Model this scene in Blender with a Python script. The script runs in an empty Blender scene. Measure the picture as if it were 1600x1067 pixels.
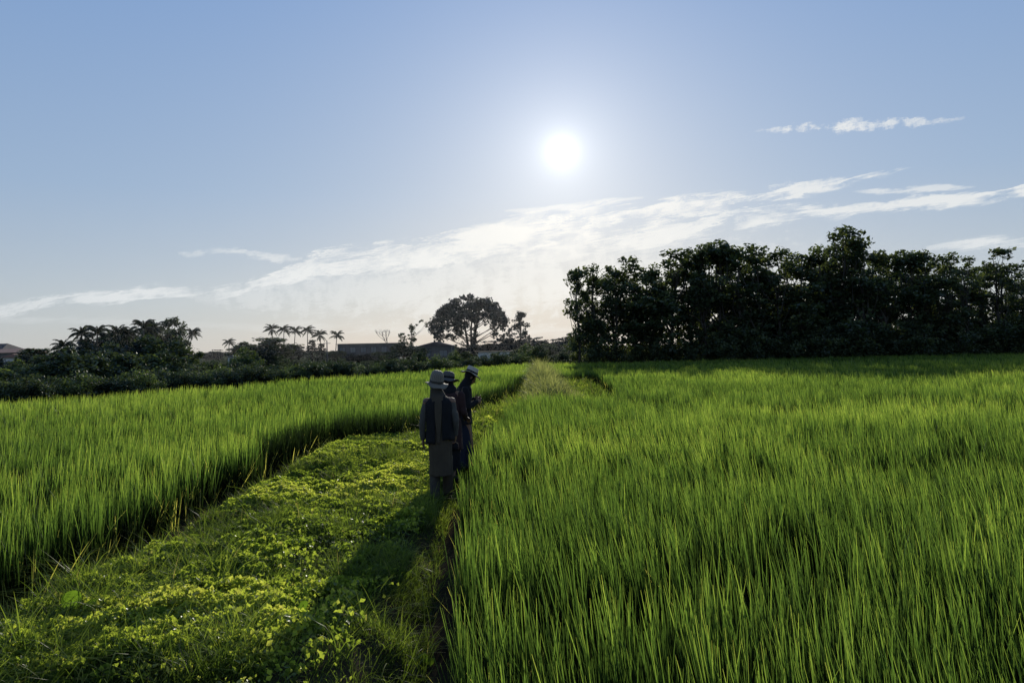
import bpy, bmesh, math, random
import numpy as np
from mathutils import Vector, Matrix, noise as mnoise

R = math.radians
rng = np.random.default_rng(7)
random.seed(7)
scene = bpy.context.scene
col = scene.collection

# ------------------------------------------------------------------ camera
CAM = Vector((0, 0, 1.85)); F = 1155.0
ROLL = math.atan(0.02); PITCH = math.atan(9.5 / F)
fwd = Vector((0, math.cos(PITCH), math.sin(PITCH)))
right = Vector((math.cos(ROLL), 0, -math.sin(ROLL)))
up = right.cross(fwd).normalized()
right = fwd.cross(up).normalized()
cd = bpy.data.cameras.new('camera'); cam = bpy.data.objects.new('camera', cd); col.objects.link(cam)
cam.matrix_world = Matrix(((right.x, up.x, -fwd.x, CAM.x), (right.y, up.y, -fwd.y, CAM.y),
                           (right.z, up.z, -fwd.z, CAM.z), (0, 0, 0, 1)))
cd.lens = 36 * F / 1600; cd.sensor_width = 36; cd.clip_end = 20000; cd.clip_start = 0.05
scene.camera = cam

def ray(px, py):
    d = fwd + right * ((px - 800) / F) + up * ((533.5 - py) / F)
    return d / d.y
def at(px, py, Y):
    d = ray(px, py); return Vector((d.x * Y, Y, CAM.z + d.z * Y))
def gx(px, Y):                       # x of the point at this bearing and distance
    return at(px, 545, Y).x
def gz(px, py, Y):
    return at(px, py, Y).z

# ------------------------------------------------------------------ render settings
scene.render.engine = 'CYCLES'
scene.view_settings.view_transform = 'Standard'
scene.view_settings.look = 'None'
scene.view_settings.exposure = 0
scene.cycles.max_bounces = 5
scene.cycles.diffuse_bounces = 4
scene.cycles.transmission_bounces = 6
scene.cycles.transparent_max_bounces = 4
scene.cycles.volume_bounces = 0
scene.cycles.use_denoising = True

# ------------------------------------------------------------------ node helpers
class NT:
    def __init__(s, tree): s.t = tree; s.n = tree.nodes; s.l = tree.links
    def node(s, typ, **kw):
        n = s.n.new(typ)
        for k, v in kw.items(): setattr(n, k, v)
        return n
    def put(s, sock, v):
        if v is None: return
        if hasattr(v, 'is_output'): s.l.new(v, sock)
        else: sock.default_value = v
    def m(s, op, a, b=None, c=None, clamp=False):
        n = s.n.new('ShaderNodeMath'); n.operation = op; n.use_clamp = clamp
        s.put(n.inputs[0], a); s.put(n.inputs[1], b); s.put(n.inputs[2], c)
        return n.outputs[0]
    def mixc(s, f, a, b, mode='MIX'):
        n = s.n.new('ShaderNodeMix'); n.data_type = 'RGBA'; n.blend_type = mode
        s.put(n.inputs[0], f)
        for i, v in ((6, a), (7, b)):
            if isinstance(v, tuple) and len(v) == 3: v = v + (1,)
            s.put(n.inputs[i], v)
        return n.outputs[2]
    def ramp(s, f, stops):
        n = s.n.new('ShaderNodeValToRGB'); e = n.color_ramp.elements
        while len(e) < len(stops): e.new(0.5)
        for i, (p, c) in enumerate(stops): e[i].position = p; e[i].color = tuple(c) + (1,) if len(c) == 3 else c
        s.put(n.inputs[0], f); return n.outputs[0]
    def noise(s, vec, scale, detail=3, rough=0.5, dist=0.0, out=0):
        n = s.n.new('ShaderNodeTexNoise')
        if vec is not None: s.put(n.inputs['Vector'], vec)
        s.put(n.inputs['Scale'], scale); n.inputs['Detail'].default_value = detail
        n.inputs['Roughness'].default_value = rough; n.inputs['Distortion'].default_value = dist
        return n.outputs[out]
    def xyz(s, x, y, z):
        n = s.n.new('ShaderNodeCombineXYZ'); s.put(n.inputs[0], x); s.put(n.inputs[1], y); s.put(n.inputs[2], z)
        return n.outputs[0]

def new_mat(name):
    m = bpy.data.materials.new(name); m.use_nodes = True; m.node_tree.nodes.clear()
    t = NT(m.node_tree); out = t.node('ShaderNodeOutputMaterial'); return m, t, out

def leaf_mat(name, stops, trans=0.5, tcol=1.6, gloss=0.08, rough=0.35, tint='tint', tsh=(1.0, 1.0, 0.45)):
    m, t, out = new_mat(name)
    a = t.node('ShaderNodeAttribute', attribute_name=tint)
    c = t.ramp(a.outputs['Fac'], stops)
    d = t.node('ShaderNodeBsdfDiffuse'); t.put(d.inputs[0], c)
    tr = t.node('ShaderNodeBsdfTranslucent')
    t.put(tr.inputs[0], t.mixc(1.0, c, tuple(tcol * k for k in tsh), 'MULTIPLY'))
    mx = t.node('ShaderNodeMixShader'); mx.inputs[0].default_value = trans
    t.l.new(d.outputs[0], mx.inputs[1]); t.l.new(tr.outputs[0], mx.inputs[2])
    g = t.node('ShaderNodeBsdfGlossy'); g.inputs['Roughness'].default_value = rough
    g.inputs['Color'].default_value = (1, 1, 1, 1)
    fr = t.node('ShaderNodeFresnel'); fr.inputs[0].default_value = 1.4
    k = t.m('MULTIPLY', fr.outputs[0], gloss, clamp=True)
    mg = t.node('ShaderNodeMixShader'); t.l.new(k, mg.inputs[0])
    t.l.new(mx.outputs[0], mg.inputs[1]); t.l.new(g.outputs[0], mg.inputs[2])
    t.l.new(mg.outputs[0], out.inputs[0]); return m

def rough_mat(name, c1, c2, scale=6.0, rough=0.85, bump=0.3, trans=0.0, bscale=None, spec=0.3):
    m, t, out = new_mat(name)
    tc = t.node('ShaderNodeTexCoord')
    n = t.noise(tc.outputs['Object'], scale, 5, 0.6)
    c = t.mixc(t.m('MULTIPLY_ADD', n, 2.2, -0.6, clamp=True), c1, c2)
    p = t.node('ShaderNodeBsdfPrincipled'); t.put(p.inputs['Base Color'], c)
    p.inputs['Roughness'].default_value = rough; p.inputs['Specular IOR Level'].default_value = spec
    b = t.node('ShaderNodeBump'); b.inputs['Strength'].default_value = bump; b.inputs['Distance'].default_value = 0.02
    t.l.new(t.noise(tc.outputs['Object'], bscale or scale * 6, 4, 0.6), b.inputs['Height'])
    t.l.new(b.outputs[0], p.inputs['Normal'])
    if trans:
        tr = t.node('ShaderNodeBsdfTranslucent'); t.put(tr.inputs[0], c)
        mx = t.node('ShaderNodeMixShader'); mx.inputs[0].default_value = trans
        t.l.new(p.outputs[0], mx.inputs[1]); t.l.new(tr.outputs[0], mx.inputs[2]); t.l.new(mx.outputs[0], out.inputs[0])
    else:
        t.l.new(p.outputs[0], out.inputs[0])
    return m

# ------------------------------------------------------------------ mesh helpers
def np_mesh(name, co, quads, mat=None, tint=None, smooth=False):
    me = bpy.data.meshes.new(name)
    co = np.ascontiguousarray(co, dtype=np.float32).reshape(-1, 3)
    q = np.ascontiguousarray(quads, dtype=np.int32).reshape(-1, 4)
    me.vertices.add(len(co)); me.vertices.foreach_set('co', co.ravel())
    me.loops.add(q.size); me.loops.foreach_set('vertex_index', q.ravel())
    me.polygons.add(len(q)); me.polygons.foreach_set('loop_start', np.arange(0, q.size, 4, dtype=np.int32))
    if tint is not None:
        a = me.attributes.new('tint', 'FLOAT', 'POINT'); a.data.foreach_set('value', np.ascontiguousarray(tint, dtype=np.float32))
    me.update(calc_edges=True)
    if smooth: me.polygons.foreach_set('use_smooth', np.ones(len(q), dtype=bool))
    if mat: me.materials.append(mat)
    return me

def link(name, me, parent=None):
    o = bpy.data.objects.new(name, me); col.objects.link(o)
    if parent: o.parent = parent
    return o
def empty(name, loc=(0, 0, 0), rz=0):
    o = bpy.data.objects.new(name, None); col.objects.link(o); o.location = loc; o.rotation_euler.z = rz
    o.empty_display_size = 0.3; return o
def tag(o, label=None, cat=None, group=None, kind=None):
    if label: o['label'] = label
    if cat: o['category'] = cat
    if group: o['group'] = group
    if kind: o['kind'] = kind
    return o
def copy_tree(o, parent=None):
    c = o.copy(); col.objects.link(c)
    if parent: c.parent = parent
    for ch in list(o.children): copy_tree(ch, c)
    return c
def bm_obj(name, bm, mat, parent=None, smooth=True):
    me = bpy.data.meshes.new(name); bm.to_mesh(me); bm.free()
    if smooth: me.polygons.foreach_set('use_smooth', [True] * len(me.polygons))
    me.materials.append(mat); return link(name, me, parent)

# smooth value noise on numpy arrays
def vnoise(x, y, s=1.0, seed=0):
    x = np.asarray(x) * s + seed * 17.3; y = np.asarray(y) * s + seed * 9.1
    xi = np.floor(x).astype(np.int64); yi = np.floor(y).astype(np.int64)
    fx = x - xi; fy = y - yi; fx = fx * fx * (3 - 2 * fx); fy = fy * fy * (3 - 2 * fy)
    def h(a, b):
        v = np.sin(a * 127.1 + b * 311.7 + seed * 74.7) * 43758.5453
        return v - np.floor(v)
    return (h(xi, yi) * (1 - fx) + h(xi + 1, yi) * fx) * (1 - fy) + (h(xi, yi + 1) * (1 - fx) + h(xi + 1, yi + 1) * fx) * fy

# ------------------------------------------------------------------ blades
def blades(base, h, az, lean, bend, w, K=3, wind=(0, 0), face=None, tip=0.08):
    """numpy grass blades: base (N,3), arrays of length N. returns co, quads, t"""
    N = len(base)
    ts = np.linspace(0, 1, K + 1)
    dx = np.cos(az); dy = np.sin(az)
    if face is None: face = az + np.pi / 2 + rng.normal(0, 0.7, N)
    sx = np.cos(face); sy = np.sin(face)
    co = np.zeros((N, K + 1, 2, 3), np.float32)
    for i, t in enumerate(ts):
        hor = h * (lean * t + bend * t * t)
        cx = base[:, 0] + dx * hor + wind[0] * h * (t + t * t) * 0.5
        cy = base[:, 1] + dy * hor + wind[1] * h * (t + t * t) * 0.5
        cz = base[:, 2] + h * (t - 0.45 * np.clip(bend, 0, 2) * t * t * t)
        wd = w * max(tip, (1 - t ** 2.2)) * (0.55 + 0.9 * t if t < 0.5 else 1.0) * 0.5
        co[:, i, 0] = np.stack([cx - sx * wd, cy - sy * wd, cz], 1)
        co[:, i, 1] = np.stack([cx + sx * wd, cy + sy * wd, cz], 1)
    idx = np.arange(N)[:, None] * (2 * (K + 1))
    q = []
    for i in range(K):
        a = idx + 2 * i
        q.append(np.concatenate([a, a + 1, a + 3, a + 2], 1))
    q = np.stack(q, 1).reshape(-1, 4)
    t = np.tile(np.repeat(ts, 2), N)
    return co.reshape(-1, 3), q, t

class Soup:
    def __init__(s): s.c = []; s.q = []; s.t = []; s.n = 0
    def add(s, co, q, tint):
        s.c.append(co); s.q.append(q + s.n); s.t.append(tint); s.n += len(co)
    def mesh(s, name, mat): return np_mesh(name, np.concatenate(s.c), np.concatenate(s.q), mat, np.concatenate(s.t))

# ------------------------------------------------------------------ layout of the fields
RE = np.array([(-6, -0.15), (0, -0.2), (4, -0.38), (9, -0.66), (12, -0.55), (16, -0.35), (20.8, 0.2), (22, 0.4), (22.3, 3.3), (37, 4.3),
               (37.6, 2.2), (45, 2.3), (64, 2.6), (90, 3)])
LE = np.array([(-6, -3.9), (0, -3.9), (15.3, -3.95), (15.7, -2.35), (20, -1.2), (30, 0.1), (45, 1.1), (64, 1.5), (90, 2)])
redge = lambda Y: np.interp(Y, RE[:, 0], RE[:, 1])
ledge = lambda Y: np.interp(Y, LE[:, 0], LE[:, 1])
PZ = -0.22                                                   # paddy floor

def bank_z(X, Y):
    l = ledge(Y) + np.where(Y < 15.5, .26, 0); r = redge(Y) - np.interp(Y, [6, 8], [.26, .08])
    wob = (vnoise(X, Y, 0.8, 3) - 0.5) * 0.16 + (vnoise(X, Y, 4, 5) - 0.5) * 0.06
    e = np.clip(np.minimum(X - l - (vnoise(X, Y, 2, 8) - .5) * .25, r - X - (vnoise(X, Y, 2.5, 9) - .5) * .2) / 0.35, 0, 1)
    e = e * e * (3 - 2 * e)
    return PZ - 0.03 + e * (-PZ + 0.03 + wob)

# ------------------------------------------------------------------ materials
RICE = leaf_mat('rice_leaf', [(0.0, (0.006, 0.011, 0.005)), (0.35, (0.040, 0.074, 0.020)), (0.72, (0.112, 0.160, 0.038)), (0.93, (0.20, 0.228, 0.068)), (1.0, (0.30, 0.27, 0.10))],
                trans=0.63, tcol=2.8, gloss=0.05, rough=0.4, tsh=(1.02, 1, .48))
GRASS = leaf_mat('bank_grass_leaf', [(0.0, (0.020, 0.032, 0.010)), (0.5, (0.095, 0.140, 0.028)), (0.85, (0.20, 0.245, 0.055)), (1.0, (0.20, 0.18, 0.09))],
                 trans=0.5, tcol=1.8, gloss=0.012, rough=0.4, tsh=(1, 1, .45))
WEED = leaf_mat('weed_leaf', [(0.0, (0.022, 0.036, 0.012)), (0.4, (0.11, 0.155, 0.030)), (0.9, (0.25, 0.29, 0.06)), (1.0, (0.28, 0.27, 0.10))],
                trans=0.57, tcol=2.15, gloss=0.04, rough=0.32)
STRAW = leaf_mat('pale_grass_leaf', [(0.0, (0.10, 0.11, 0.045)), (0.5, (0.21, 0.23, 0.09)), (1.0, (0.38, 0.36, 0.19))], trans=0.5, tcol=1.5, gloss=0.02, tsh=(1, 1, .6))
BROAD = leaf_mat('broad_leaf', [(0.0, (0.08, 0.14, 0.02)), (1.0, (0.12, 0.19, 0.03))], trans=0.6, tcol=2.0, gloss=0.05)
MUD = rough_mat('paddy_mud', (0.016, 0.013, 0.009), (0.035, 0.028, 0.018), 2.0, 1.0, 0.6, spec=0)
SOIL = rough_mat('bank_soil', (0.022, 0.019, 0.011), (0.07, 0.055, 0.034), 2.5, 1.0, 0.8, spec=0)

# ------------------------------------------------------------------ ground
def grid(name, x0, x1, nx, y0, y1, ny, zf, mat):
    xs = np.linspace(x0, x1, nx) if np.isscalar(x0) else x0
    ys = np.linspace(y0, y1, ny)
    X, Y = np.meshgrid(xs, ys); Z = zf(X, Y)
    co = np.stack([X, Y, Z], -1).reshape(-1, 3)
    i = np.arange((ny - 1) * nx).reshape(ny - 1, nx)[:, :-1].ravel()
    q = np.stack([i, i + 1, i + nx + 1, i + nx], 1)
    return np_mesh(name, co, q, mat, smooth=True)
gm, t, out = new_mat('ground_soil_and_turf')
tc = t.node('ShaderNodeTexCoord')
n1 = t.noise(tc.outputs['Object'], 0.15, 6, 0.65)
c = t.ramp(n1, [(0.35, (0.016, 0.020, 0.009)), (0.55, (0.024, 0.036, 0.012)), (0.7, (0.035, 0.05, 0.018))])
p = t.node('ShaderNodeBsdfDiffuse'); t.put(p.inputs[0], c)
t.l.new(p.outputs[0], out.inputs[0])
g = link('ground', grid('ground', -4000, 4000, 60, -500, 8000, 60, lambda X, Y: X * 0 + PZ - 0.06, gm)); tag(g, kind='structure')
pm = link('paddy_mud', grid('paddy_mud', -40, 60, 240, -6, 67, 180,
          lambda X, Y: PZ + (vnoise(X, Y, 2, 1) - .5) * .05, MUD)); tag(pm, kind='structure')
def bank_grid():
    ys = np.arange(-6, 64, 0.1); u = np.linspace(0, 1, 60)
    l = ledge(ys) - 0.25; r = redge(ys) + 0.15
    X = l[:, None] + (r - l)[:, None] * u[None]; Y = np.repeat(ys[:, None], 60, 1)
    co = np.stack([X, Y, bank_z(X, Y)], -1).reshape(-1, 3)
    i = np.arange((len(ys) - 1) * 60).reshape(-1, 60)[:, :-1].ravel()
    return np_mesh('bank_path', co, np.stack([i, i + 1, i + 61, i + 60], 1), SOIL, smooth=True)
tag(link('bank_path', bank_grid()), kind='structure')

# ------------------------------------------------------------------ rice
def left_ok(X, Y): return (X < ledge(Y) - 0.02) & (X > -16.6 + (Y - 24) * 0.426)
def right_ok(X, Y): return (X > redge(Y) + 0.08) & (Y < 64 + np.clip(X - 20, 0, 30) * 0.12)
def tufts(ok, y0, y1, step, miss):
    n = int((y1 - y0) / step) + 1
    W = y1 * 0.80 + 2.5
    xs = np.arange(-W, W, step); ys = y0 + np.arange(n) * step
    X, Y = np.meshgrid(xs, ys); X = X.ravel() + rng.uniform(-.42, .42, X.size) * step; Y = Y.ravel() + rng.uniform(-.42, .42, Y.size) * step
    k = ok(X, Y) & (np.abs(X) < Y * 0.80 + 2.5)
    k &= rng.random(X.size) > miss * (0.3 + 2.6 * (vnoise(X, Y, 1.3, 21) > 0.66))
    return X[k], Y[k]
def rice(name, ok, wind, label, ysplit, edge):
    s = Soup()
    #        y0   y1   step  per tuft  width  K   spread
    bands = [(0.6, 5, 0.125, 17, 0.0115, 3, .075), (5, 9, 0.13, 17, 0.0125, 3, .08), (9, 16, 0.15, 17, 0.015, 3, .09),
             (16, 28, 0.22, 18, 0.019, 2, .11), (28, 45, 0.30, 16, 0.032, 2, .16), (45, 74, 0.42, 15, 0.052, 2, .22)]
    for y0, y1, step, m, w, K, sp in bands:
        X, Y = tufts(ok, y0, y1, step, 0.22 if y0 < 20 else 0.10)
        if len(X) == 0: continue
        big = vnoise(X, Y, 0.35, 2) * 0.6 + vnoise(X, Y, 1.1, 4) * 0.4
        th = (0.77 + 0.18 * (big - .5) + rng.normal(0, 0.06, len(X)))
        tt = 0.54 + 0.40 * (vnoise(X, Y, 0.22, 6) - 0.5) + .25 * (vnoise(X, Y, 1.6, 7) - .5) + rng.normal(0, 0.06, len(X))
        ta = rng.uniform(0, 2 * np.pi, len(X)); tl = rng.uniform(0, 0.09, len(X))
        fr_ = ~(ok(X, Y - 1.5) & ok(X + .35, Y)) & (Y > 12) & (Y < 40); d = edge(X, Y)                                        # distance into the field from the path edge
        for _ in range(1):
            Xb = np.repeat(X, m) + rng.normal(0, sp * 0.35, len(X) * m); Yb = np.repeat(Y, m) + rng.normal(0, sp * 0.35, len(X) * m)
            N = len(Xb); az = rng.uniform(0, 2 * np.pi, N)
            h = np.repeat(th, m) * (1 - 0.42 * rng.random(N) ** 1.2)
            lean = rng.uniform(0.01, 0.13, N) + np.repeat(tl, m) * np.cos(az - np.repeat(ta, m)); bend = np.where(rng.random(N) < 0.05, rng.uniform(0.1, 0.3, N), rng.uniform(0, 0.09, N))
            tint = np.clip(np.repeat(tt, m) + rng.normal(0, 0.14, N), 0, 0.93)
            dry = rng.random(N) < np.where(np.repeat(d, m) < 0.5, 0.14, 0.003)
            h = np.where(dry, h * rng.uniform(.35, .75, N), h); lean = np.where(dry, lean + rng.uniform(.1, .6, N), lean)
            gust = (vnoise(Xb, Yb, 0.7, 31) - .4) * .8
            base = np.stack([Xb, Yb, np.full(N, PZ)], 1)
            co, q, t = blades(base, h, az, lean, bend, w * rng.uniform(.7, 1.3, N), K, (wind[0] * (0.6 + gust).clip(0, 2) * np.repeat(np.clip(d * 1.6 + .1, 0, 1), m), wind[1]))
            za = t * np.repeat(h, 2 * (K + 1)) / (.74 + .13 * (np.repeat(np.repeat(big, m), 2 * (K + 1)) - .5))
            tv = np.repeat(tint, 2 * (K + 1)) * np.where(np.repeat(fr_, m * 2 * (K + 1)), np.clip((za - .98) * 6, 0, .6), np.where(np.repeat(np.repeat(d, m) < .35, 2 * (K + 1)), np.clip((za - .48) * 2.2, 0, 1), np.clip((za - .54) * 2.9, 0.0, 1.22)))  # blades darken downward; front tufts near black, shade painted into the tint
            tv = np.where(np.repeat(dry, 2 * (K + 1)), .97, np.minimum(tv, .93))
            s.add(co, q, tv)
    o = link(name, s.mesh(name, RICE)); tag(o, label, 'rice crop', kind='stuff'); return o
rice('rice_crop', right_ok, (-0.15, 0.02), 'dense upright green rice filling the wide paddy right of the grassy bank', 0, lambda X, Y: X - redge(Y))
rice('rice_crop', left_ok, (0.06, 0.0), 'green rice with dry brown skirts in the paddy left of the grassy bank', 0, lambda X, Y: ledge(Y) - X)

# ------------------------------------------------------------------ bank vegetation
def scatter_bank(n, y0, y1, mask=None, margin=(-0.05, -0.05)):
    Y = y0 + (y1 - y0) * rng.random(n); l = ledge(Y) + margin[0]; r = redge(Y) + margin[1] - 0.05
    X = l + (r - l) * rng.random(n)
    if mask is not None:
        k = rng.random(n) < mask(X, Y); X = X[k]; Y = Y[k]
    return X, Y
def leaves(C, size, tiltmax, tint, lw=0.6):
    """folded leaf: six vertices, two quads"""
    N = len(C); az = rng.uniform(0, 2 * np.pi, N); el = rng.normal(0, tiltmax, N); rollr = rng.normal(0, tiltmax, N)
    a = np.stack([np.cos(az) * np.cos(el), np.sin(az) * np.cos(el), np.sin(el)], 1)
    hside = np.stack([-np.sin(az), np.cos(az), np.zeros(N)], 1)
    nrm = np.cross(a, hside)
    b = hside * np.cos(rollr)[:, None] + nrm * np.sin(rollr)[:, None]; nn = np.cross(a, b)
    s = size[:, None]
    P = [C - a * s * .5, C - a * s * 0.05, C + a * s * .5 - nn * s * 0.08]
    L1 = C - a * s * .05 + b * s * lw * .5 + nn * s * 0.10; L2 = C - a * s * .05 - b * s * lw * .5 + nn * s * 0.10
    co = np.stack([P[0], L1, P[2], P[1], L2, P[1]], 1).reshape(-1, 3)
    i = np.arange(N)[:, None] * 6
    q = np.concatenate([np.concatenate([i, i + 1, i + 2, i + 3], 1), np.concatenate([i, i + 5, i + 2, i + 4], 1)], 0)
    return co, q, np.repeat(tint, 6)

# creeping leafy weeds: clumps that give lit crests and dark hollows
s = Soup()
def clump_h(X, Y): return 0.03 + 0.16 * np.clip(vnoise(X, Y, 1.1, 11) * .4 + vnoise(X, Y, 5.5, 12) * .35 + vnoise(X, Y, 13, 13) * .25 - 0.22, 0, 1) * 1.6
def weed_mask(X, Y):
    mid = np.clip(1 - np.abs((X - (ledge(Y) * .52 + redge(Y) * .48)) / 1.35) ** 3, 0, 1)
    return np.clip(mid * (0.35 + 0.9 * (vnoise(X, Y, 0.8, 14) > 0.35)) * (0.12 + 1.0 * (vnoise(X, Y, 2.1, 16) * .7 + vnoise(X, Y, 7, 26) * .3 > .42)) * np.interp(Y, [0, 5, 7.5, 16, 22], [0.42, 0.5, 1, 1, .7]), 0, 1)
for y0, y1, n, sz in ((1.5, 7, 190000, .032), (7, 16, 210000, .034), (16, 24, 22000, .05), (24, 60, 26000, .10)):
    X, Y = scatter_bank(n, y0, y1, weed_mask, (.3, -.25))
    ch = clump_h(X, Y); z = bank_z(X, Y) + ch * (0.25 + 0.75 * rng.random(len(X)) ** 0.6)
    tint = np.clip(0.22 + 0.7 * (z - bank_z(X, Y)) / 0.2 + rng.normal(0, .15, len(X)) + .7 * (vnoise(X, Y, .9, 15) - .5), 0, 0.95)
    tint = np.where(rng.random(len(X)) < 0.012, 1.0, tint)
    s.add(*leaves(np.stack([X, Y, z], 1), sz * rng.uniform(.45, 1.7, len(X)), 1.1, tint, 0.7))
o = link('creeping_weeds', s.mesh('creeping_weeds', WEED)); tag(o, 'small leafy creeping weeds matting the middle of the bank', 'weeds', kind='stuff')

s = Soup()
def add_grass(n, y0, y1, hmin, hmax, w, K, mask=None, margin=(-.05, -.05), tb=.5, dry=.02, bendy=.5, clump=0):
    X, Y = scatter_bank(n, y0, y1, mask, margin)
    if clump:
        X = np.repeat(X, clump); Y = np.repeat(Y, clump); X = X + rng.normal(0, .035, len(X)); Y = Y + rng.normal(0, .035, len(Y))
    N = len(X); z = bank_z(X, Y)
    h = (hmin + (hmax - hmin) * rng.random(N) ** 1.8) * (0.35 + 1.3 * vnoise(X, Y, 2.4, 17))
    tint = np.clip(tb + .04 + rng.normal(0, .16, N) + .9 * (vnoise(X, Y, 1.1, 18) - .5) + .4 * (vnoise(X, Y, 3.7, 19) - .5), 0, .9)
    tint = np.where(rng.random(N) < dry, 1.0, tint)
    co, q, t = blades(np.stack([X, Y, z], 1), h, rng.uniform(0, 2 * np.pi, N), rng.uniform(.05, .7, N), rng.uniform(0, bendy * 2, N), w * rng.uniform(.6, 1.4, N), K)
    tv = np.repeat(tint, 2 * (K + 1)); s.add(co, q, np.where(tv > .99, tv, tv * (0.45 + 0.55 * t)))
add_grass(95000, 1.5, 8, .04, .15, .006, 3, lambda X, Y: .25 + .75 * (vnoise(X, Y, 1.9, 27) > .38), (.27, -.12), .5, .02)
add_grass(80000, 8, 16, .05, .19, .007, 2, lambda X, Y: 1 - .55 * weed_mask(X, Y), (.27, -.1), .5, .03)
add_grass(26000, 16, 60, .10, .35, .022, 2, None, (.1, 0), .55, .05)
add_grass(1400, 1.5, 8, .14, .34, .007, 4, lambda X, Y: (vnoise(X, Y, 1.2, 22) > .45) * 1.0, (.1, -.1), .6, .02, .8, 12)
add_grass(500, 8, 15, .15, .30, .009, 4, lambda X, Y: (vnoise(X, Y, 1.2, 22) > .5) * 1.0, (.1, -.05), .6, .02, .8, 10)
add_grass(120, 1.5, 12, .10, .2, .006, 4, None, (.0, -.05), .6, 1.0, .9)
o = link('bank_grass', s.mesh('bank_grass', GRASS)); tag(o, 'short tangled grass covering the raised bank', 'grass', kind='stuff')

# fine pale grass along the left shoulder of the bank
s = Soup()
add_grass(60000, 1.5, 15.6, .04, .14, .0055, 2, lambda X, Y: (X < ledge(Y) + 1.0 - .3 * vnoise(X, Y, 1.5, 23)) * 1.0, (.24, 0), .5, .12, .5)
o = link('pale_edge_grass', s.mesh('pale_edge_grass', STRAW)); tag(o, 'fine pale grass along the left shoulder of the bank beside the rice', 'grass', kind='stuff')
# tall pale grass where the path disappears between the paddies
s = Soup()
n = 7000; Y = rng.uniform(23, 52, n); X = rng.uniform(0, 1, n)
lo = np.maximum(ledge(Y) + .1, .3 + (Y - 23) * .02); hi = np.minimum(redge(Y) - .1, 2.2); X = lo + (hi - lo) * X
cr = np.exp(-((X - (lo + hi) / 2) / .55) ** 2)
N = n; h = (0.35 + .75 * cr * np.interp(Y, [22, 30, 52], [.6, 1, .9])) * rng.uniform(.6, 1.1, N) * (.45 + .95 * vnoise(X, Y, 1.6, 41))
co, q, t = blades(np.stack([X, Y, bank_z(X, Y)], 1), h, rng.uniform(0, 2 * np.pi, N), rng.uniform(0, .35, N), rng.uniform(0, .8, N), .04 * rng.uniform(.6, 1.4, N), 3)
s.add(co, q, np.repeat(np.clip(rng.normal(.5, .25, N), 0, 1), 8) * (.4 + .6 * t))
o = link('tall_pale_grass', s.mesh('tall_pale_grass', STRAW)); tag(o, 'tuft of tall pale yellow grass where the path runs out between the paddies', 'grass', kind='stuff')

# broad leaved plants in the near grass
def broad_plant(px, py, Y, specs, label):
    b = at(px, py, Y); X = b.x; z0 = float(bank_z(np.array([X]), np.array([Y]))[0])
    root = empty('broadleaf_weed', (X, Y, z0 - .03)); tag(root, label, 'plant', 'broad leaved weeds in the near grass')
    for (dx, dz, r, tilt, yaw) in specs:
        bm = bmesh.new(); n = 20; top = Vector((dx, 0, dz))
        M = Matrix.Translation(top) @ Matrix.Rotation(yaw, 4, 'Z') @ Matrix.Rotation(tilt, 4, 'X')
        rings = []
        for k, f in enumerate((0.34, 0.68, 1.0)):
            ring = []
            for i in range(n):
                a = 2 * math.pi * i / n; rr = r * f * (1 + .08 * math.cos(a) + .04 * math.sin(3 * a) - (.22 * f if i == n * 3 // 4 else 0))
                ring.append(bm.verts.new(M @ Vector((rr * math.cos(a), rr * math.sin(a), .10 * r * f * f * math.sin(2 * a + 1) + .12 * abs(math.cos(a)) * r * f))))
            rings.append(ring)
        cc = bm.verts.new(M @ Vector((0, 0, 0)))
        for i in range(n): bm.faces.new((cc, rings[0][i], rings[0][(i + 1) % n]))
        for a_, b_ in ((0, 1), (1, 2)):
            for i in range(n): bm.faces.new((rings[a_][i], rings[b_][i], rings[b_][(i + 1) % n], rings[a_][(i + 1) % n]))
        lf = bm_obj('leaf', bm, BROAD, root)
        bm = bmesh.new(); tube(bm, [Vector((0, 0, -.02)), Vector((dx * .3, 0, dz * .5)), top], [.005, .004, .003], 6)
        bm_obj('stem', bm, BROAD, root)
def tube(bm, pts, radii, n=8, flat=None):
    """closed tube through pts with radii (float or (rx, ry))"""
    pts = [Vector(p) for p in pts]; rings = []
    for i, p in enumerate(pts):
        d = (pts[min(i + 1, len(pts) - 1)] - pts[max(i - 1, 0)]).normalized()
        ref = Vector((1, 0, 0)) if abs(d.x) < .85 else Vector((0, 1, 0))
        u = (ref - d * ref.dot(d)).normalized(); v = d.cross(u)
        rx, ry = radii[i] if isinstance(radii[i], tuple) else (radii[i], radii[i])
        rings.append([bm.verts.new(p + u * math.cos(2 * math.pi * k / n) * rx + v * math.sin(2 * math.pi * k / n) * ry) for k in range(n)])
    for a, b in zip(rings, rings[1:]):
        for k in range(n): bm.faces.new((a[k], a[(k + 1) % n], b[(k + 1) % n], b[k]))
    bm.faces.new(rings[0][::-1]); bm.faces.new(rings[-1])
broad_plant(112, 985, 5.0, [(0, .20, .066, 1.25, .1), (.13, .16, .052, .9, -.5), (-.08, .06, .045, .8, .4)], 'broad round leaved weed standing up left of all others by the rice edge')
broad_plant(250, 985, 4.9, [(0, .13, .042, 1.1, .3), (.05, .06, .035, .8, -.6)], 'small single round leaf weed in the near grass right of the largest leaf')
broad_plant(470, 970, 5.0, [(0, .13, .035, 1.2, .8), (.05, .1, .03, .9, -.4), (.02, .17, .028, 1.0, .1)], 'small lobed leaf weed in the middle of the near bank')
broad_plant(425, 885, 6.3, [(0, .15, .05, 1.2, .8), (.08, .12, .05, .7, -.4), (-.07, .10, .045, 1.0, .1)], 'bright green leafy weed above the dark hollow of the bank')
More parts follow.
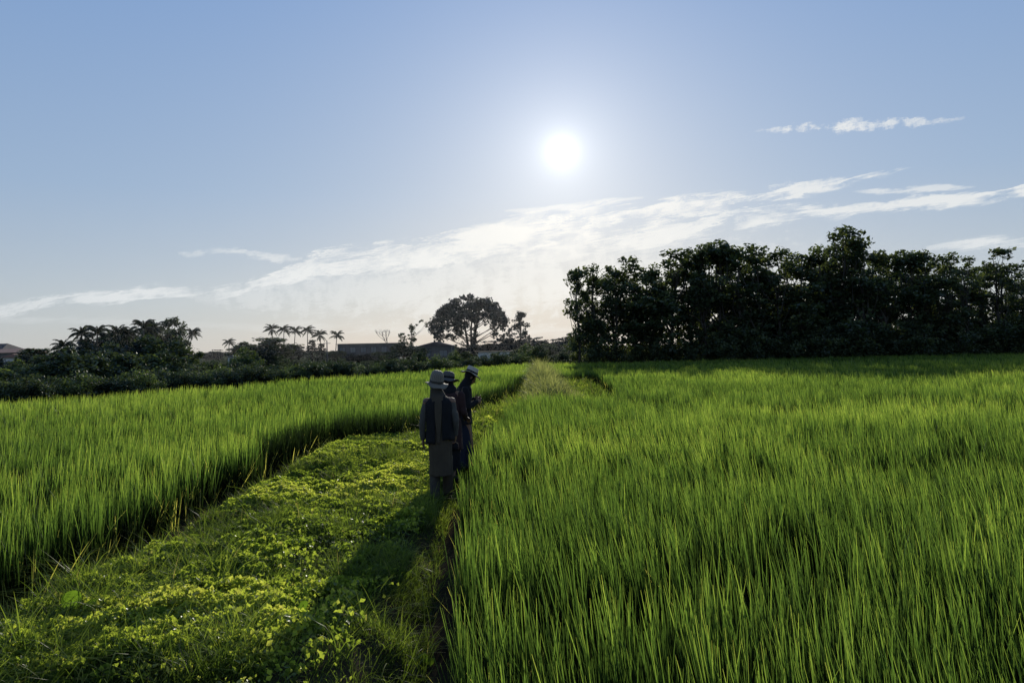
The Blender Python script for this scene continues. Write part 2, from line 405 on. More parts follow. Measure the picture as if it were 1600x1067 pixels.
broad_plant(660, 985, 4.9, [(0, .09, .035, .8, .8), (.05, .07, .03, .6, -.4)], 'low small leaf weed near the dark strip beside the right rice')

# ------------------------------------------------------------------ trees
BARK = rough_mat('bark', (0.035, 0.030, 0.024), (0.09, 0.08, 0.065), 3, .9, .6)
BARKP = rough_mat('pale_palm_bark', (0.08, 0.075, 0.065), (0.14, 0.13, 0.11), 3, .9, .6)
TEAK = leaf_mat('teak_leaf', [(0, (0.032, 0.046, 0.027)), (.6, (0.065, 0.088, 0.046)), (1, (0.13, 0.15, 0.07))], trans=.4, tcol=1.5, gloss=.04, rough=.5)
FARL = leaf_mat('light_green_leaf', [(0, (0.035, 0.055, 0.025)), (.6, (0.075, 0.11, 0.045)), (1, (0.13, 0.165, 0.065))], trans=.35, tcol=1.6, gloss=.04, rough=.5)
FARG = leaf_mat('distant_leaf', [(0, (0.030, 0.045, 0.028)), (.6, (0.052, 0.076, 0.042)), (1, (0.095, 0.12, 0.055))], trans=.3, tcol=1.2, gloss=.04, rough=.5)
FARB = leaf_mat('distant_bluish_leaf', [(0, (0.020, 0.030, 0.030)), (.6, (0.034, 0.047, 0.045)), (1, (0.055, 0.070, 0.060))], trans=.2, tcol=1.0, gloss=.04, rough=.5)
PALML = leaf_mat('palm_leaf', [(0, (0.016, 0.024, 0.014)), (1, (0.035, 0.048, 0.024))], trans=.3, tcol=1.2, gloss=.04, rough=.5)

def tree_meshes(rs, H, crown, trunk_r, nclump, nleaf, leaf, clump_r, limbs=12, z0=.25, lean=0.03, trunks=1, mat=TEAK, droop=.3, forks=False):
    """crown(rs, n) -> clump centres (n,3). returns trunk mesh, crown mesh"""
    C = crown(rs, nclump)
    bm = bmesh.new()
    tops = []
    for k in range(trunks):
        a = rs.uniform(0, 6.28); ln = lean * H * (1 if trunks == 1 else 2.5)
        off = Vector((math.cos(a), math.sin(a), 0)) * (0 if trunks == 1 else trunk_r * 1.2)
        pts = []; n = 7
        for i in range(n):
            f = i / (n - 1); pts.append(off + Vector((math.cos(a) * ln * f + rs.normal(0, .012) * H * f, math.sin(a) * ln * f + rs.normal(0, .012) * H * f, H * .9 * f)))
        tube(bm, pts, [trunk_r * (1.25 if i == 0 else 1 - .85 * i / (n - 1)) for i in range(n)], 8); tops.append(pts)
    for c in C[rs.permutation(len(C))[:limbs]]:
        pts = tops[rs.integers(len(tops))]; c = Vector(c)
        f = min(.9, max(z0, (c.z / H - .22) * rs.uniform(.85, 1))); i = f * 6; a = pts[int(i)].lerp(pts[min(6, int(i) + 1)], i % 1)
        mid = a.lerp(c, .5) + Vector((rs.normal(0, .03) * H, rs.normal(0, .03) * H, -.02 * H))
        r = trunk_r * (.5 - .35 * f)
        tube(bm, [a, mid, c], [r, r * .6, r * .2], 6)
    tm = bpy.data.meshes.new('trunk'); bm.to_mesh(tm); bm.free(); tm.materials.append(BARK)
    tm.polygons.foreach_set('use_smooth', [True] * len(tm.polygons))
    N = nclump * nleaf
    cc = np.repeat(C, nleaf, 0); d = rs.normal(0, 1, (N, 3)); d /= np.linalg.norm(d, axis=1)[:, None] + 1e-6
    cr = np.repeat(clump_r * rs.uniform(.6, 1.35, nclump), nleaf)
    P = cc + d * (cr * rs.random(N) ** .45)[:, None] * np.array([1, 1, .75])
    az = rs.uniform(0, 2 * np.pi, N); el = rs.normal(-droop, .5, N); ro = rs.normal(0, .6, N)
    a = np.stack([np.cos(az) * np.cos(el), np.sin(az) * np.cos(el), np.sin(el)], 1); h = np.stack([-np.sin(az), np.cos(az), np.zeros(N)], 1)
    b = h * np.cos(ro)[:, None] + np.cross(a, h) * np.sin(ro)[:, None]
    L = (leaf * rs.uniform(.6, 1.35, N))[:, None]
    co = np.stack([P - a * L * .5, P + b * L * .32, P + a * L * .5, P - b * L * .32], 1).reshape(-1, 3)
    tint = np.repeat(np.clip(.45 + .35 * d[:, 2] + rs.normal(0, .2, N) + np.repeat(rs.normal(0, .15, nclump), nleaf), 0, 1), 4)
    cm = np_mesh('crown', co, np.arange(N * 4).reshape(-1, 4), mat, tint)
    return tm, cm

def make_tree(name, tm, cm, loc, sc=(1, 1, 1), rz=0, label='', cat='tree', group=None):
    r = empty(name, loc, rz); r.scale = sc
    link('trunk', tm, r); link('crown', cm, r); tag(r, label, cat, group); return r

def column_crown(rad, H, lo=.14, top=1.0, gapz=0.0):
    def f(rs, n):
        z = lo + (top - lo) * rs.random(n) ** .9
        rr = rad * np.clip(1.15 * (1.03 - z) ** .55, .08, 1) * (0.35 + .65 * rs.random(n) ** .5)
        a = rs.uniform(0, 6.28, n); return np.stack([rr * np.cos(a), rr * np.sin(a), z * H - .3], 1)
    return f
def dome_crown(rx, z0, z1, k=.5):
    def f(rs, n):
        d = rs.normal(0, 1, (n, 3)); d /= np.linalg.norm(d, axis=1)[:, None]; d[:, 2] = np.abs(d[:, 2]) * np.where(rs.random(n) < .2, -.5, 1)
        r = rs.random(n) ** k; return np.stack([d[:, 0] * rx * r, d[:, 1] * rx * r, z0 + (z1 - z0) * (.35 + .65 * d[:, 2] * r)], 1)
    return f

# teak grove on the right
def teak_crown(rs0):
    k = rs0.integers(3, 6); zs = np.sort(rs0.uniform(.25, .86, k)); zs[-1] = .84; offs = rs0.normal(0, .75, (k, 2)); offs[-1] *= .4; rad = rs0.uniform(1.2, 2.2, k); rad[-1] = rs0.uniform(1.1, 1.7)
    def f(rs, n):
        i = rs.integers(k, size=n); d = rs.normal(0, 1, (n, 3)); d /= np.linalg.norm(d, axis=1)[:, None]; q = rs.random(n) ** .4
        P = np.stack([offs[i, 0] + d[:, 0] * rad[i] * q, offs[i, 1] + d[:, 1] * rad[i] * q, zs[i] * 12 + d[:, 2] * q * np.minimum(rad[i] * 1.05, 12 * (1 - zs[i]) - .2)], 1)
        low = rs.random(n) < .25; P[low, 2] = rs.uniform(.6, 6, low.sum()); return P
    return f
rs = np.random.default_rng(11)
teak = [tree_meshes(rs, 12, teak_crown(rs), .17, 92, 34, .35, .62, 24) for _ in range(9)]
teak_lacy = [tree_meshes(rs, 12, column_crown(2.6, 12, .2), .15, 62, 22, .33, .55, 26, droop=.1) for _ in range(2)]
prof = np.array([(860, 420), (893, 412), (930, 400), (962, 405), (990, 395), (1020, 402), (1050, 380), (1080, 388), (1112, 366), (1130, 357), (1152, 376), (1186, 364),
                 (1222, 380), (1248, 390), (1282, 372), (1316, 345), (1350, 360), (1382, 380), (1430, 378), (1480, 382), (1512, 396), (1560, 384), (1600, 400), (1760, 385)], float)
special = {906: 'leftmost teak of the right grove with ragged see-through foliage', 990: 'teak with a small pointed tip near the left end of the right grove',
           1050: 'teak with two thin bare sprigs above its top in the right grove',
           1128: 'tall teak rising left of the centre of the right grove', 1188: 'round topped teak just right of the first high peak of the right grove',
           1316: 'tallest teak of the right grove with a domed top', 1350: 'teak leaning on the right shoulder of the tallest tree in the grove',
           1480: 'flat topped teak between the tallest tree and the lacy right end of the grove',
           1565: 'lacy open crowned teak at the right end of the grove'}
front = [906, 932, 962, 990, 1018, 1050, 1080, 1104, 1128, 1158, 1188, 1220, 1250, 1282, 1316, 1350, 1384, 1420, 1450, 1480, 1512, 1565, 1610, 1660, 1710]
for i, px in enumerate(front):
    Y = 71 + rs.uniform(-.8, 1.2); top = gz(px, np.interp(px, prof[:, 0], prof[:, 1]), Y) - PZ
    ms = teak_lacy[i % 2] if px >= 1512 else teak[(i * 4) % 9]
    w = rs.uniform(.85, 1.35) if px > 940 else .75
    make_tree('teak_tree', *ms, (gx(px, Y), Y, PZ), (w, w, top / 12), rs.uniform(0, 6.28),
              special.get(px, 'dark leafy teak packed in the middle of the right grove'), 'tree', 'teak trees in the right grove')
for row, (Y0, off, drop) in enumerate(((75.5, 14, 18), (82, 0, 34))):
    for px in range((1120 if row == 1 else 912) + off + row * 8, 1740, 34):
        Y = Y0 + rs.uniform(-1, 1); pp = np.interp(px, prof[:, 0], prof[:, 1]) + drop * rs.uniform(.5, 1.6)
        top = gz(px, pp, Y) - PZ; w = rs.uniform(.95, 1.2)
        make_tree('teak_tree', *teak[rs.integers(9)], (gx(px, Y), Y, PZ), (w, w, top / 12), rs.uniform(0, 6.28),
                  'dark leafy teak packed in the middle of the right grove', 'tree', 'teak trees in the right grove')

# shrub meshes
shr = [tree_meshes(rs, 3, dome_crown(1.7, -.4, 3.0, .6), .07, 52, 50, .2, .55, 10, mat=TEAK) for _ in range(3)]
shrN = [(a_, b_.copy()) for a_, b_ in shr]
for a_, b_ in shrN: b_.materials[0] = FARG
shrF = [tree_meshes(rs, 4, dome_crown(2.6, -.6, 4.0, .6), .1, 60, 64, .33, .85, 8, mat=FARG) for _ in range(3)]
shrF.append((shrF[0][0], shrF[0][1].copy())); shrF[-1][1].materials[0] = FARL; shrN.append((shrN[1][0], shrN[1][1].copy())); shrN[-1][1].materials[0] = FARL
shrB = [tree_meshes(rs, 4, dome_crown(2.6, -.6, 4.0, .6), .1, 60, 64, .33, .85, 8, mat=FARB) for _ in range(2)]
for i, px in enumerate(range(925, 1760, 26)):
    Y = 69.2 + rs.uniform(-.4, .8) + (i % 2) * 1.2; h = rs.uniform(1.6, 4.2) * (.8 if px < 1100 else 1.2); k = h / 3
    make_tree('shrub', *shr[i % 3], (gx(px, Y), Y, PZ), (k * 1.1, k, k), rs.uniform(0, 6.28), 'dark shrub in the undergrowth at the foot of the right grove', 'shrub', 'undergrowth of the right grove')

# far tree kinds (unit meshes of height 10)
roundT = [tree_meshes(rs, 10, dome_crown(4.6, .6, 10, .55), .28, 95, 70, .6, 1.15, 18, mat=FARG) for _ in range(3)]
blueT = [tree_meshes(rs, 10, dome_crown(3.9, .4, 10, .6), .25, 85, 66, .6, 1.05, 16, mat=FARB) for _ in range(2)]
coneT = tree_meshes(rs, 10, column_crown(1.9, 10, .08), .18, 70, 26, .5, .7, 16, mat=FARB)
def rain_crown(rs, n):
    out = []
    while len(out) < n:
        x, y = rs.uniform(-1, 1, 2); r = math.hypot(x, y)
        if r > 1: continue
        top = 1 - .42 * r ** 2.6; low = .42 + .1 * math.sin(x * 5)
        z = top - abs(rs.normal(0, .13)) if rs.random() < .62 else rs.uniform(low - .2 * (r > .5), top)
        if -.15 < x < .55 and .3 < z < .62 and rs.random() < .75: continue
        out.append((x * 9.3, y * 7.5, z * 14.4))
    return np.array(out)
rain = tree_meshes(rs, 14, rain_crown, .38, 300, 44, .6, 1.0, 30, trunks=4, z0=.12, lean=.05, mat=FARB)
def spire_crown(rs, n):
    z = rs.random(n); a = rs.uniform(0, 6.28, n); r = 2.3 * (1.05 - z) ** .7 * rs.random(n) ** .5
    return np.stack([r * np.cos(a), r * np.sin(a), 3.5 + z * 6.5], 1)
spire = tree_meshes(rs, 10, spire_crown, .2, 48, 22, .5, .6, 18, mat=FARB)
def wisp_crown(rs, n):
    k = np.array([(-2.2, 0, 6.0), (-.4, 0, 5.8), (.2, 0, 7.6), (1.2, 0, 9.0), (2.4, 0, 9.6), (3.4, 0, 8.9), (-.4, 0, 4), (.8, 0, 5), (.3, 0, 8.2), (-1.9, 0, 5.2)])
    return k[rs.integers(len(k), size=n)] + rs.normal(0, .38, (n, 3))
wisp = tree_meshes(rs, 10, wisp_crown, .16, 38, 20, .45, .5, 26, mat=FARG)

def far_tree(name, ms, px, pytop, Y, H, w, label, cat='tree', group=None, rz=None):
    a = np.zeros(len(ms[1].vertices) * 3, np.float32); ms[1].vertices.foreach_get('co', a); a = a.reshape(-1, 3)
    k = (gz(px, pytop, Y) - PZ) / a[:, 2].max(); wk = w * Y / F / (np.percentile(a[:, 0], 99) - np.percentile(a[:, 0], 1))
    make_tree(name, *ms, (gx(px, Y), Y, PZ), (wk, wk, k), rs.uniform(0, 6.28) if rz is None else rz, label, cat, group)

# palms
def palm_meshes(rs, H=12.0, lean=.06, nf=22, fl=3.0):
    bm = bmesh.new(); pts = [Vector((lean * H * (i / 6) ** 1.6, 0, H * i / 6)) for i in range(7)]
    tube(bm, pts, [.24, .17, .15, .14, .13, .12, .13], 8); top = pts[-1]
    tm = bpy.data.meshes.new('trunk'); bm.to_mesh(tm); bm.free(); tm.materials.append(BARKP)
    tm.polygons.foreach_set('use_smooth', [True] * len(tm.polygons))
    fr = []
    for k in range(nf):
        az = k * 2.4 + rs.normal(0, .2); el = rs.choice([1.35, 1.15, .9, .6, .25, -.3]) + rs.normal(0, .1); L = fl * rs.uniform(.85, 1.1)
        d = np.array([math.cos(az), math.sin(az)]); side = np.array([-d[1], d[0], 0])
        path = []; p = np.array([top.x, top.y, top.z]); e = el
        n = 12
        for i in range(n + 1):
            path.append(p.copy()); p = p + np.array([d[0] * math.cos(e), d[1] * math.cos(e), math.sin(e)]) * L / n; e -= (.11 + .05 * i / n) * (1.1 if el > .2 else .7)
        path = np.array(path); co = []; q = []
        for i in range(n):                                     # rachis
            b = len(co); w = .05 * (1 - i / n) + .015
            co += [path[i] - side * w, path[i] + side * w, path[i + 1] + side * w, path[i + 1] - side * w]; q.append((b, b + 1, b + 2, b + 3))
        for i in range(2, n + 1):
            for sgn in (-1, 1):
                for sub in (0, .5):
                    pp = path[i] * (1 - sub) + path[i - 1] * sub
                    ll = .75 * math.sin(math.pi * min(.95, (i - sub) / n * .8 + .15)) * rs.uniform(.8, 1.1)
                    tip = pp + side * sgn * ll * .6 + np.array([0, 0, -ll * rs.uniform(.45, .9)]) + (path[i] - path[i - 1]) * .8
                    wv = (path[i] - path[i - 1]) * .34; b = len(co)
                    co += [pp - wv, pp + wv, tip + wv * .3, tip - wv * .3]; q.append((b, b + 1, b + 2, b + 3))
        fr.append(np_mesh('frond', np.array(co), np.array(q), PALML, np.full(len(co), rs.uniform(0, 1))))
    return tm, fr
palms = [palm_meshes(rs, 12, l) for l in (.05, -.04, .10, .01)]
def palm(px, pytop, Y, label, kind=0, crown=1.0, group=None, rz=0):
    top = gz(px, pytop, Y) - PZ; tm, fr = palms[kind]; H = 12.0; k = crown * .88
    hs = (top - 2.0 * k) / H                                  # trunk reaches just under the highest fronds
    X = gx(px, Y)
    r = empty('coconut_palm', (X - (.05, -.04, .10, .01)[kind] * 12 * k * math.cos(rz), Y, PZ), rz); tag(r, label, 'palm', group)
    t = link('trunk', tm, r); t.scale = (k, k, hs)
    for f in fr:
        o = link('frond', f, r); o.scale = (k, k, k); o.location = (0, 0, H * hs - H * k)
    return r

# ---- left background, left to right
G = 'trees behind the left paddy'
palm(100, 528, 120, 'low palm with drooping fronds arching left beside the far left clump', 1, .85, 'palms at the far left', .3)
palm(128, 506, 132, 'palm crown at the left shoulder of the big left clump', 3, 1.0)
palm(153, 505, 136, 'palm crown second from the left on top of the left clump', 0, 1.1)
palm(184, 505, 132, 'palm crown above the middle of the left clump', 1, 1.15)
palm(199, 507, 133, 'palm crown close right of the middle palm in the left clump', 3, 1.0, rz=1.5)
palm(226, 496, 132, 'highest palm crown in the left clump beside the round dark tree', 0, 1.1)
palm(244, 499, 136, 'palm crown touching the round dark tree in the left clump', 1, .9, rz=2)
palm(301, 510, 175, 'lone slender palm leaning just right of the left clump', 2, .95, rz=0)
palm(358, 527, 210, 'small lone palm midway between the left clump and the spreading tree', 3, .85)
row = 'row of coconut palms on the skyline'
for (px, py, kd, lb) in ((425, 505, 1, 'leftmost palm of the skyline row above the spreading tree'), (444, 506, 3, 'second palm from the left in the skyline row'),
                         (462, 508, 0, 'third palm from the left in the skyline row with arms held low'), (481, 507, 3, 'fourth skyline palm rising just left of the pointed blue tree'),
                         (500, 514, 1, 'fifth skyline palm standing behind the pointed blue tree'), (527, 515, 0, 'rightmost palm of the skyline row left of the long dark building')):
    palm(px, py, 215, lb, kd, 1.0, row, 0)
far_tree('broadleaf_tree', roundT[0], 268, 494, 150, 10, 42, 'tall round dark tree closing the right end of the left clump')
far_tree('broadleaf_tree', roundT[1], 236, 504, 150, 10, 46, 'bushy tree under the highest palm of the left clump')
far_tree('broadleaf_tree', roundT[2], 205, 516, 142, 10, 52, 'bushy tree below the paired palms of the left clump')
far_tree('broadleaf_tree', roundT[1], 170, 517, 145, 10, 52, 'dense tree left of centre in the left clump')
far_tree('broadleaf_tree', blueT[0], 138, 519, 140, 10, 42, 'tree at the left shoulder of the left clump')
far_tree('broadleaf_tree', roundT[2], 112, 540, 110, 10, 50, 'low tree under the drooping palm')
far_tree('broadleaf_tree', roundT[0], 62, 543, 110, 10, 60, 'pale bushy tree right of the red roofed house')
far_tree('broadleaf_tree', blueT[1], 322, 549, 230, 10, 30, 'small bluish tree right of the leaning palm')
far_tree('broadleaf_tree', blueT[0], 341, 546, 230, 10, 34, 'bluish rounded tree left of the small lone palm')
far_tree('broadleaf_tree', roundT[1], 384, 533, 150, 10, 52, 'left half of the spreading tree pair under the skyline palms')
far_tree('spreading_tree', roundT[0], 418, 526, 150, 10, 74, 'broad spreading tree in front of the leftmost skyline palms')
far_tree('broadleaf_tree', blueT[1], 455, 537, 165, 10, 42, 'grey green tree between the spreading tree and the pointed blue tree')
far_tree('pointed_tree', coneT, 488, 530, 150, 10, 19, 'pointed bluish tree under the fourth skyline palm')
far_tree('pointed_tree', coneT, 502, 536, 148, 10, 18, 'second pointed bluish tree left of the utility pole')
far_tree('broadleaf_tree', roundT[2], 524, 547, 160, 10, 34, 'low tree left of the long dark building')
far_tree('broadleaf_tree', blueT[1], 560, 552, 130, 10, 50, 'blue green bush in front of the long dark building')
far_tree('broadleaf_tree', roundT[0], 600, 549, 135, 10, 45, 'green bush before the right end of the long dark building')
far_tree('wispy_tree', wisp, 642, 499, 150, 10, 46, 'wispy tree with foliage tufts on thin arching limbs', rz=0)
far_tree('broadleaf_tree', roundT[1], 630, 533, 140, 10, 40, 'dense green tree under the wispy limbs')
far_tree('broadleaf_tree', roundT[2], 652, 540, 140, 10, 34, 'light green tree left of the gabled house')
far_tree('rain_tree', rain, 736, 458, 170, 14.6, 118, 'huge spreading rain tree with several trunks at the centre of the horizon', rz=0)
far_tree('spire_tree', spire, 815, 485, 165, 10, 32, 'slender pointed tree just right of the huge rain tree')
for px, py, w, lb in ((700, 540, 44, 'dark tree at the left foot of the huge rain tree'), (762, 532, 50, 'dark tree below the right side of the rain tree'), (790, 521, 34, 'dark tree left of the slender pointed tree'),
                      (812, 524, 34, 'dark tree at the foot of the slender pointed tree'), (838, 526, 40, 'dark tree right of the slender pointed tree'), (862, 529, 42, 'grey tree midway between the slender tree and the grove'),
                      (890, 519, 38, 'rounded dark tree touching the left edge of the right grove'), (730, 538, 52, 'dark bush mass between the trunks of the rain tree')):
    far_tree('broadleaf_tree', blueT[int(px) % 2] if px > 720 else roundT[0], px, py, 160, 10, w, lb)

# hedge of bushes closing off the far edge of the left paddy and of the centre
hx = list(range(-40, 960, 17))
for i, px in enumerate(hx):
    Yb = np.interp(px, [0, 400, 640, 800, 900], [39, 58, 82, 104, 104]) + rs.uniform(0, 5)
    pyt = np.interp(px, [0, 60, 100, 200, 300, 350, 420, 560, 650, 800, 900], [572, 562, 556, 550, 562, 566, 556, 566, 555, 546, 540]) + rs.uniform(-5, 17)
    top = gz(px, pyt, Yb) - PZ; k = top / 4
    ms = shrB[i % 2] if 380 < px < 640 and i % 3 == 0 else shrF[(i * 5) % 7 % 4]
    wv = rs.uniform(.9, 1.6)
    make_tree('bush', *ms, (gx(px, Yb), Yb, PZ), (wv * k, wv * k, k), rs.uniform(0, 6.28),
              'green bush in the hedge behind the far edge of the left paddy', 'bush', 'hedge bushes behind the left paddy')
for i, px in enumerate(range(-30, 960, 26)):
    Yb = np.interp(px, [0, 400, 640, 800, 900], [75, 100, 120, 135, 130]) + rs.uniform(0, 8)
    pyt = np.interp(px, [0, 60, 100, 200, 285, 300, 350, 380, 450, 470, 540, 650, 800, 900], [562, 550, 536, 528, 532, 560, 566, 545, 545, 566, 572, 558, 538, 530]) + rs.uniform(-6, 14)
    top = gz(px, pyt, Yb) - PZ; k = top / 4
    make_tree('bush', *(shrB[i % 2] if i % 2 else shrF[(i * 5) % 7 % 4]), (gx(px, Yb), Yb, PZ), (1.3 * k, 1.3 * k, k), rs.uniform(0, 6.28),
              'taller bush standing behind the hedge at the far edge of the left paddy', 'bush', 'second line of bushes behind the left hedge')

for i, px in enumerate(range(-40, 830, 13)):
    Yb = np.interp(px, [0, 400, 640, 800], [31, 45, 60, 76]) + rs.uniform(0, 3)
    pyt = np.interp(px, [0, 100, 200, 400, 640, 800], [588, 586, 581, 571, 560, 554]) + rs.uniform(-9, 5)
    top = gz(px, pyt, Yb) - PZ; k = top / 3
    make_tree('shrub', *(shrN[(i * 7) % 9 % 4]), (gx(px, Yb), Yb, PZ - .1), (1.25 * max(k, .4), 1.25 * max(k, .4), k), rs.uniform(0, 6.28),
              'low dark shrub along the far margin of the left paddy', 'shrub', 'low shrubs along the far margin of the left paddy')
# bare tree
def bare_tree(px, pytop, Y, label):
    H = gz(px, pytop, Y) - PZ; bm = bmesh.new(); r2 = np.random.default_rng(3)
    def br(p, d, L, r, n):
        q = p + d * L; m = (p + q) / 2 + Vector(r2.normal(0, .05 * L, 3)); tube(bm, [p, m, q], [r, r * .8, r * .6], 5)
        if n:
            for _ in range(3):
                nd = (d + Vector(r2.normal(0, .38, 3))).normalized(); nd.z = abs(nd.z) + .15; br(q, nd.normalized(), L * r2.uniform(.6, .8), r * .6, n - 1)
    br(Vector((0, 0, 0)), Vector((0, 0, 1)), H * .42, .16, 4)
    z = max(v.co.z for v in bm.verts); bmesh.ops.scale(bm, vec=(1, 1, H / z), verts=bm.verts)
    root = empty('bare_tree', (gx(px, Y), Y, PZ)); tag(root, label, 'tree'); bm_obj('trunk', bm, BARKP, root)
bare_tree(608, 514, 150, 'leafless pale tree standing by the right end of the long dark building')

# ------------------------------------------------------------------ buildings, pole, wall
ROOFR = rough_mat('red_roof_tiles', (0.16, 0.085, 0.07), (0.24, 0.13, 0.11), 1.5, .9, .5)
ROOFD = rough_mat('dark_roof', (0.035, 0.032, 0.035), (0.06, 0.055, 0.06), 1.0, .9, .3)
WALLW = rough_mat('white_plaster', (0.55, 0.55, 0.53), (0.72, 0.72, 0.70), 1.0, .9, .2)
WALLD = rough_mat('dark_plaster', (0.07, 0.08, 0.085), (0.11, 0.12, 0.125), 1.0, .9, .2)  # dark grey all over: walls, window frames and the pole
GLASS = rough_mat('window_pale', (0.10, 0.13, 0.15), (0.17, 0.2, 0.21), .4, .2, .0)
def box(bm, c, s, ins=None):
    m = bmesh.ops.create_cube(bm, size=1, matrix=Matrix.Translation(c) @ Matrix.Diagonal((*s, 1))); return m
def house(name, px, pytop, Y, w, d, hw, label, wallm, roofm, roofkind='gable', nwin=3, rz=0, win=True):
    top = gz(px, pytop, Y) - PZ
    root = empty(name, (gx(px, Y), Y, PZ), rz); tag(root, label, 'building' if w > 10 else 'house')
    bm = bmesh.new(); box(bm, (0, 0, hw / 2), (w, d, hw)); bm_obj('wall', bm, wallm, root, False)
    bm = bmesh.new(); o_ = .5; v = [bm.verts.new(p) for p in ((-w / 2 - o_, -d / 2 - o_, hw + .01), (w / 2 + o_, -d / 2 - o_, hw + .01), (w / 2 + o_, d / 2 + o_, hw + .01), (-w / 2 - o_, d / 2 + o_, hw + .01))]
    if roofkind == 'gable': rv = [bm.verts.new((0, -d / 2 - o_, top)), bm.verts.new((0, d / 2 + o_, top))]; fs = ((v[0], v[1], rv[0]), (v[1], v[2], rv[1], rv[0]), (v[2], v[3], rv[1]), (v[3], v[0], rv[0], rv[1]))
    else:
        ins = 0.16 * w; rv = [bm.verts.new((-w / 2 + ins, 0, top)), bm.verts.new((w / 2 - ins, 0, top))]
        fs = ((v[0], v[1], rv[1], rv[0]), (v[1], v[2], rv[1]), (v[2], v[3], rv[0], rv[1]), (v[3], v[0], rv[0]))
    for f in fs: bm.faces.new(f)
    bm.faces.new(v[::-1]); bm_obj('roof', bm, roofm, root, False)
    if win:
        for i in range(nwin):
            x = -w / 2 + w * (i + .5) / nwin; fw = min(1.5, w / nwin * .5)
            bm = bmesh.new(); zc = hw - 1.35
            for (cx, cz, sx, sz) in ((x, zc - .62, fw + .2, .1), (x, zc + .62, fw + .2, .1), (x - fw / 2 - .05, zc, .1, 1.14), (x + fw / 2 + .05, zc, .1, 1.14), (x, zc, .06, 1.14)):
                box(bm, (cx, -d / 2 - .05, cz), (sx, .12, sz))
            fo = bm_obj('window', bm, ROOFD if wallm is WALLD else WALLD, root, False)
            bm = bmesh.new(); box(bm, (x, -d / 2 - .015, zc), (fw, .04, 1.14)); bm_obj('pane', bm, GLASS, fo, False)
    return root
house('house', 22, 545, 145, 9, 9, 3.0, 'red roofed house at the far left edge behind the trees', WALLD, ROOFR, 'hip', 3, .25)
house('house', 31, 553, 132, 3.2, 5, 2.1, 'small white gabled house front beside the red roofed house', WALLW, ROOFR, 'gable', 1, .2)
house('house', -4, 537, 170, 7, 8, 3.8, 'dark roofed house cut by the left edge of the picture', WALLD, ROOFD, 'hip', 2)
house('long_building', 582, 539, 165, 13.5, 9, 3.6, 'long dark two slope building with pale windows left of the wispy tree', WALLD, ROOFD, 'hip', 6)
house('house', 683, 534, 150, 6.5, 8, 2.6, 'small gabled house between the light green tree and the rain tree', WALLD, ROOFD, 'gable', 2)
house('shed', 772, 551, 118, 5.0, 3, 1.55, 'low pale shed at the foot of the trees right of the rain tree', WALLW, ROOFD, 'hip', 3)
house('shed', 368, 556, 112, 1.6, 2, 1.6, 'tiny white shed seen through the bushes below the small lone palm', WALLW, WALLW, 'gable', 1)
# utility pole
root = empty('utility_pole', (gx(511, 130), 130, PZ)); tag(root, 'thin grey utility pole right of the pointed blue trees', 'pole')
bm = bmesh.new(); hp = gz(511, 532, 130) - PZ; tube(bm, [(0, 0, 0), (0, 0, hp)], [.13, .08], 8); bm_obj('post', bm, WALLD, root)
bm = bmesh.new(); box(bm, (0, -.1, hp - .5), (1.3, .08, .08)); bm_obj('crossarm', bm, WALLD, root, False)

# ------------------------------------------------------------------ people
SKIN = rough_mat('skin', (0.16, 0.085, 0.05), (0.21, 0.115, 0.07), 8, .5, .1)
def cloth(name, a, b, tr=.08): return rough_mat(name, a, b, 5, .9, .35, tr, 120)
C_BEIGE = cloth('beige_cotton', (0.055, 0.044, 0.030), (0.09, 0.072, 0.05), .15)
C_BLACK = cloth('black_cotton', (0.006, 0.006, 0.008), (0.013, 0.013, 0.015))
C_GREY = cloth('grey_cotton', (0.06, 0.056, 0.05), (0.095, 0.09, 0.08), .1)
C_NAVY = cloth('navy_cotton', (0.010, 0.013, 0.026), (0.018, 0.022, 0.04))
C_SCARF = cloth('dark_taupe_scarf', (0.045, 0.040, 0.033), (0.07, 0.062, 0.05), .1)
C_MAROON = cloth('maroon_cotton', (0.028, 0.014, 0.014), (0.048, 0.024, 0.023), .08)
def straw_mat(name, a, b):
    m, t, out = new_mat(name); tc = t.node('ShaderNodeTexCoord')
    wv = t.node('ShaderNodeTexWave', wave_type='RINGS', rings_direction='Z'); wv.inputs['Scale'].default_value = 28; wv.inputs['Distortion'].default_value = .6
    t.l.new(tc.outputs['Object'], wv.inputs[0]); c = t.mixc(wv.outputs['Fac'], a, b)
    p = t.node('ShaderNodeBsdfPrincipled'); t.put(p.inputs['Base Color'], c); p.inputs['Roughness'].default_value = .75
    b_ = t.node('ShaderNodeBump'); b_.inputs['Strength'].default_value = .4; b_.inputs['Distance'].default_value = .004; t.l.new(wv.outputs['Fac'], b_.inputs['Height']); t.l.new(b_.outputs[0], p.inputs['Normal'])
    tr = t.node('ShaderNodeBsdfTranslucent'); t.put(tr.inputs[0], c); mx = t.node('ShaderNodeMixShader'); mx.inputs[0].default_value = .2
    t.l.new(p.outputs[0], mx.inputs[1]); t.l.new(tr.outputs[0], mx.inputs[2]); t.l.new(mx.outputs[0], out.inputs[0]); return m
HAT_G = straw_mat('grey_straw', (0.15, 0.13, 0.10), (0.22, 0.19, 0.145))
HAT_D = straw_mat('dark_straw', (0.07, 0.065, 0.06), (0.12, 0.11, 0.10))
HAT_L = straw_mat('light_straw', (0.42, 0.38, 0.31), (0.58, 0.53, 0.44))

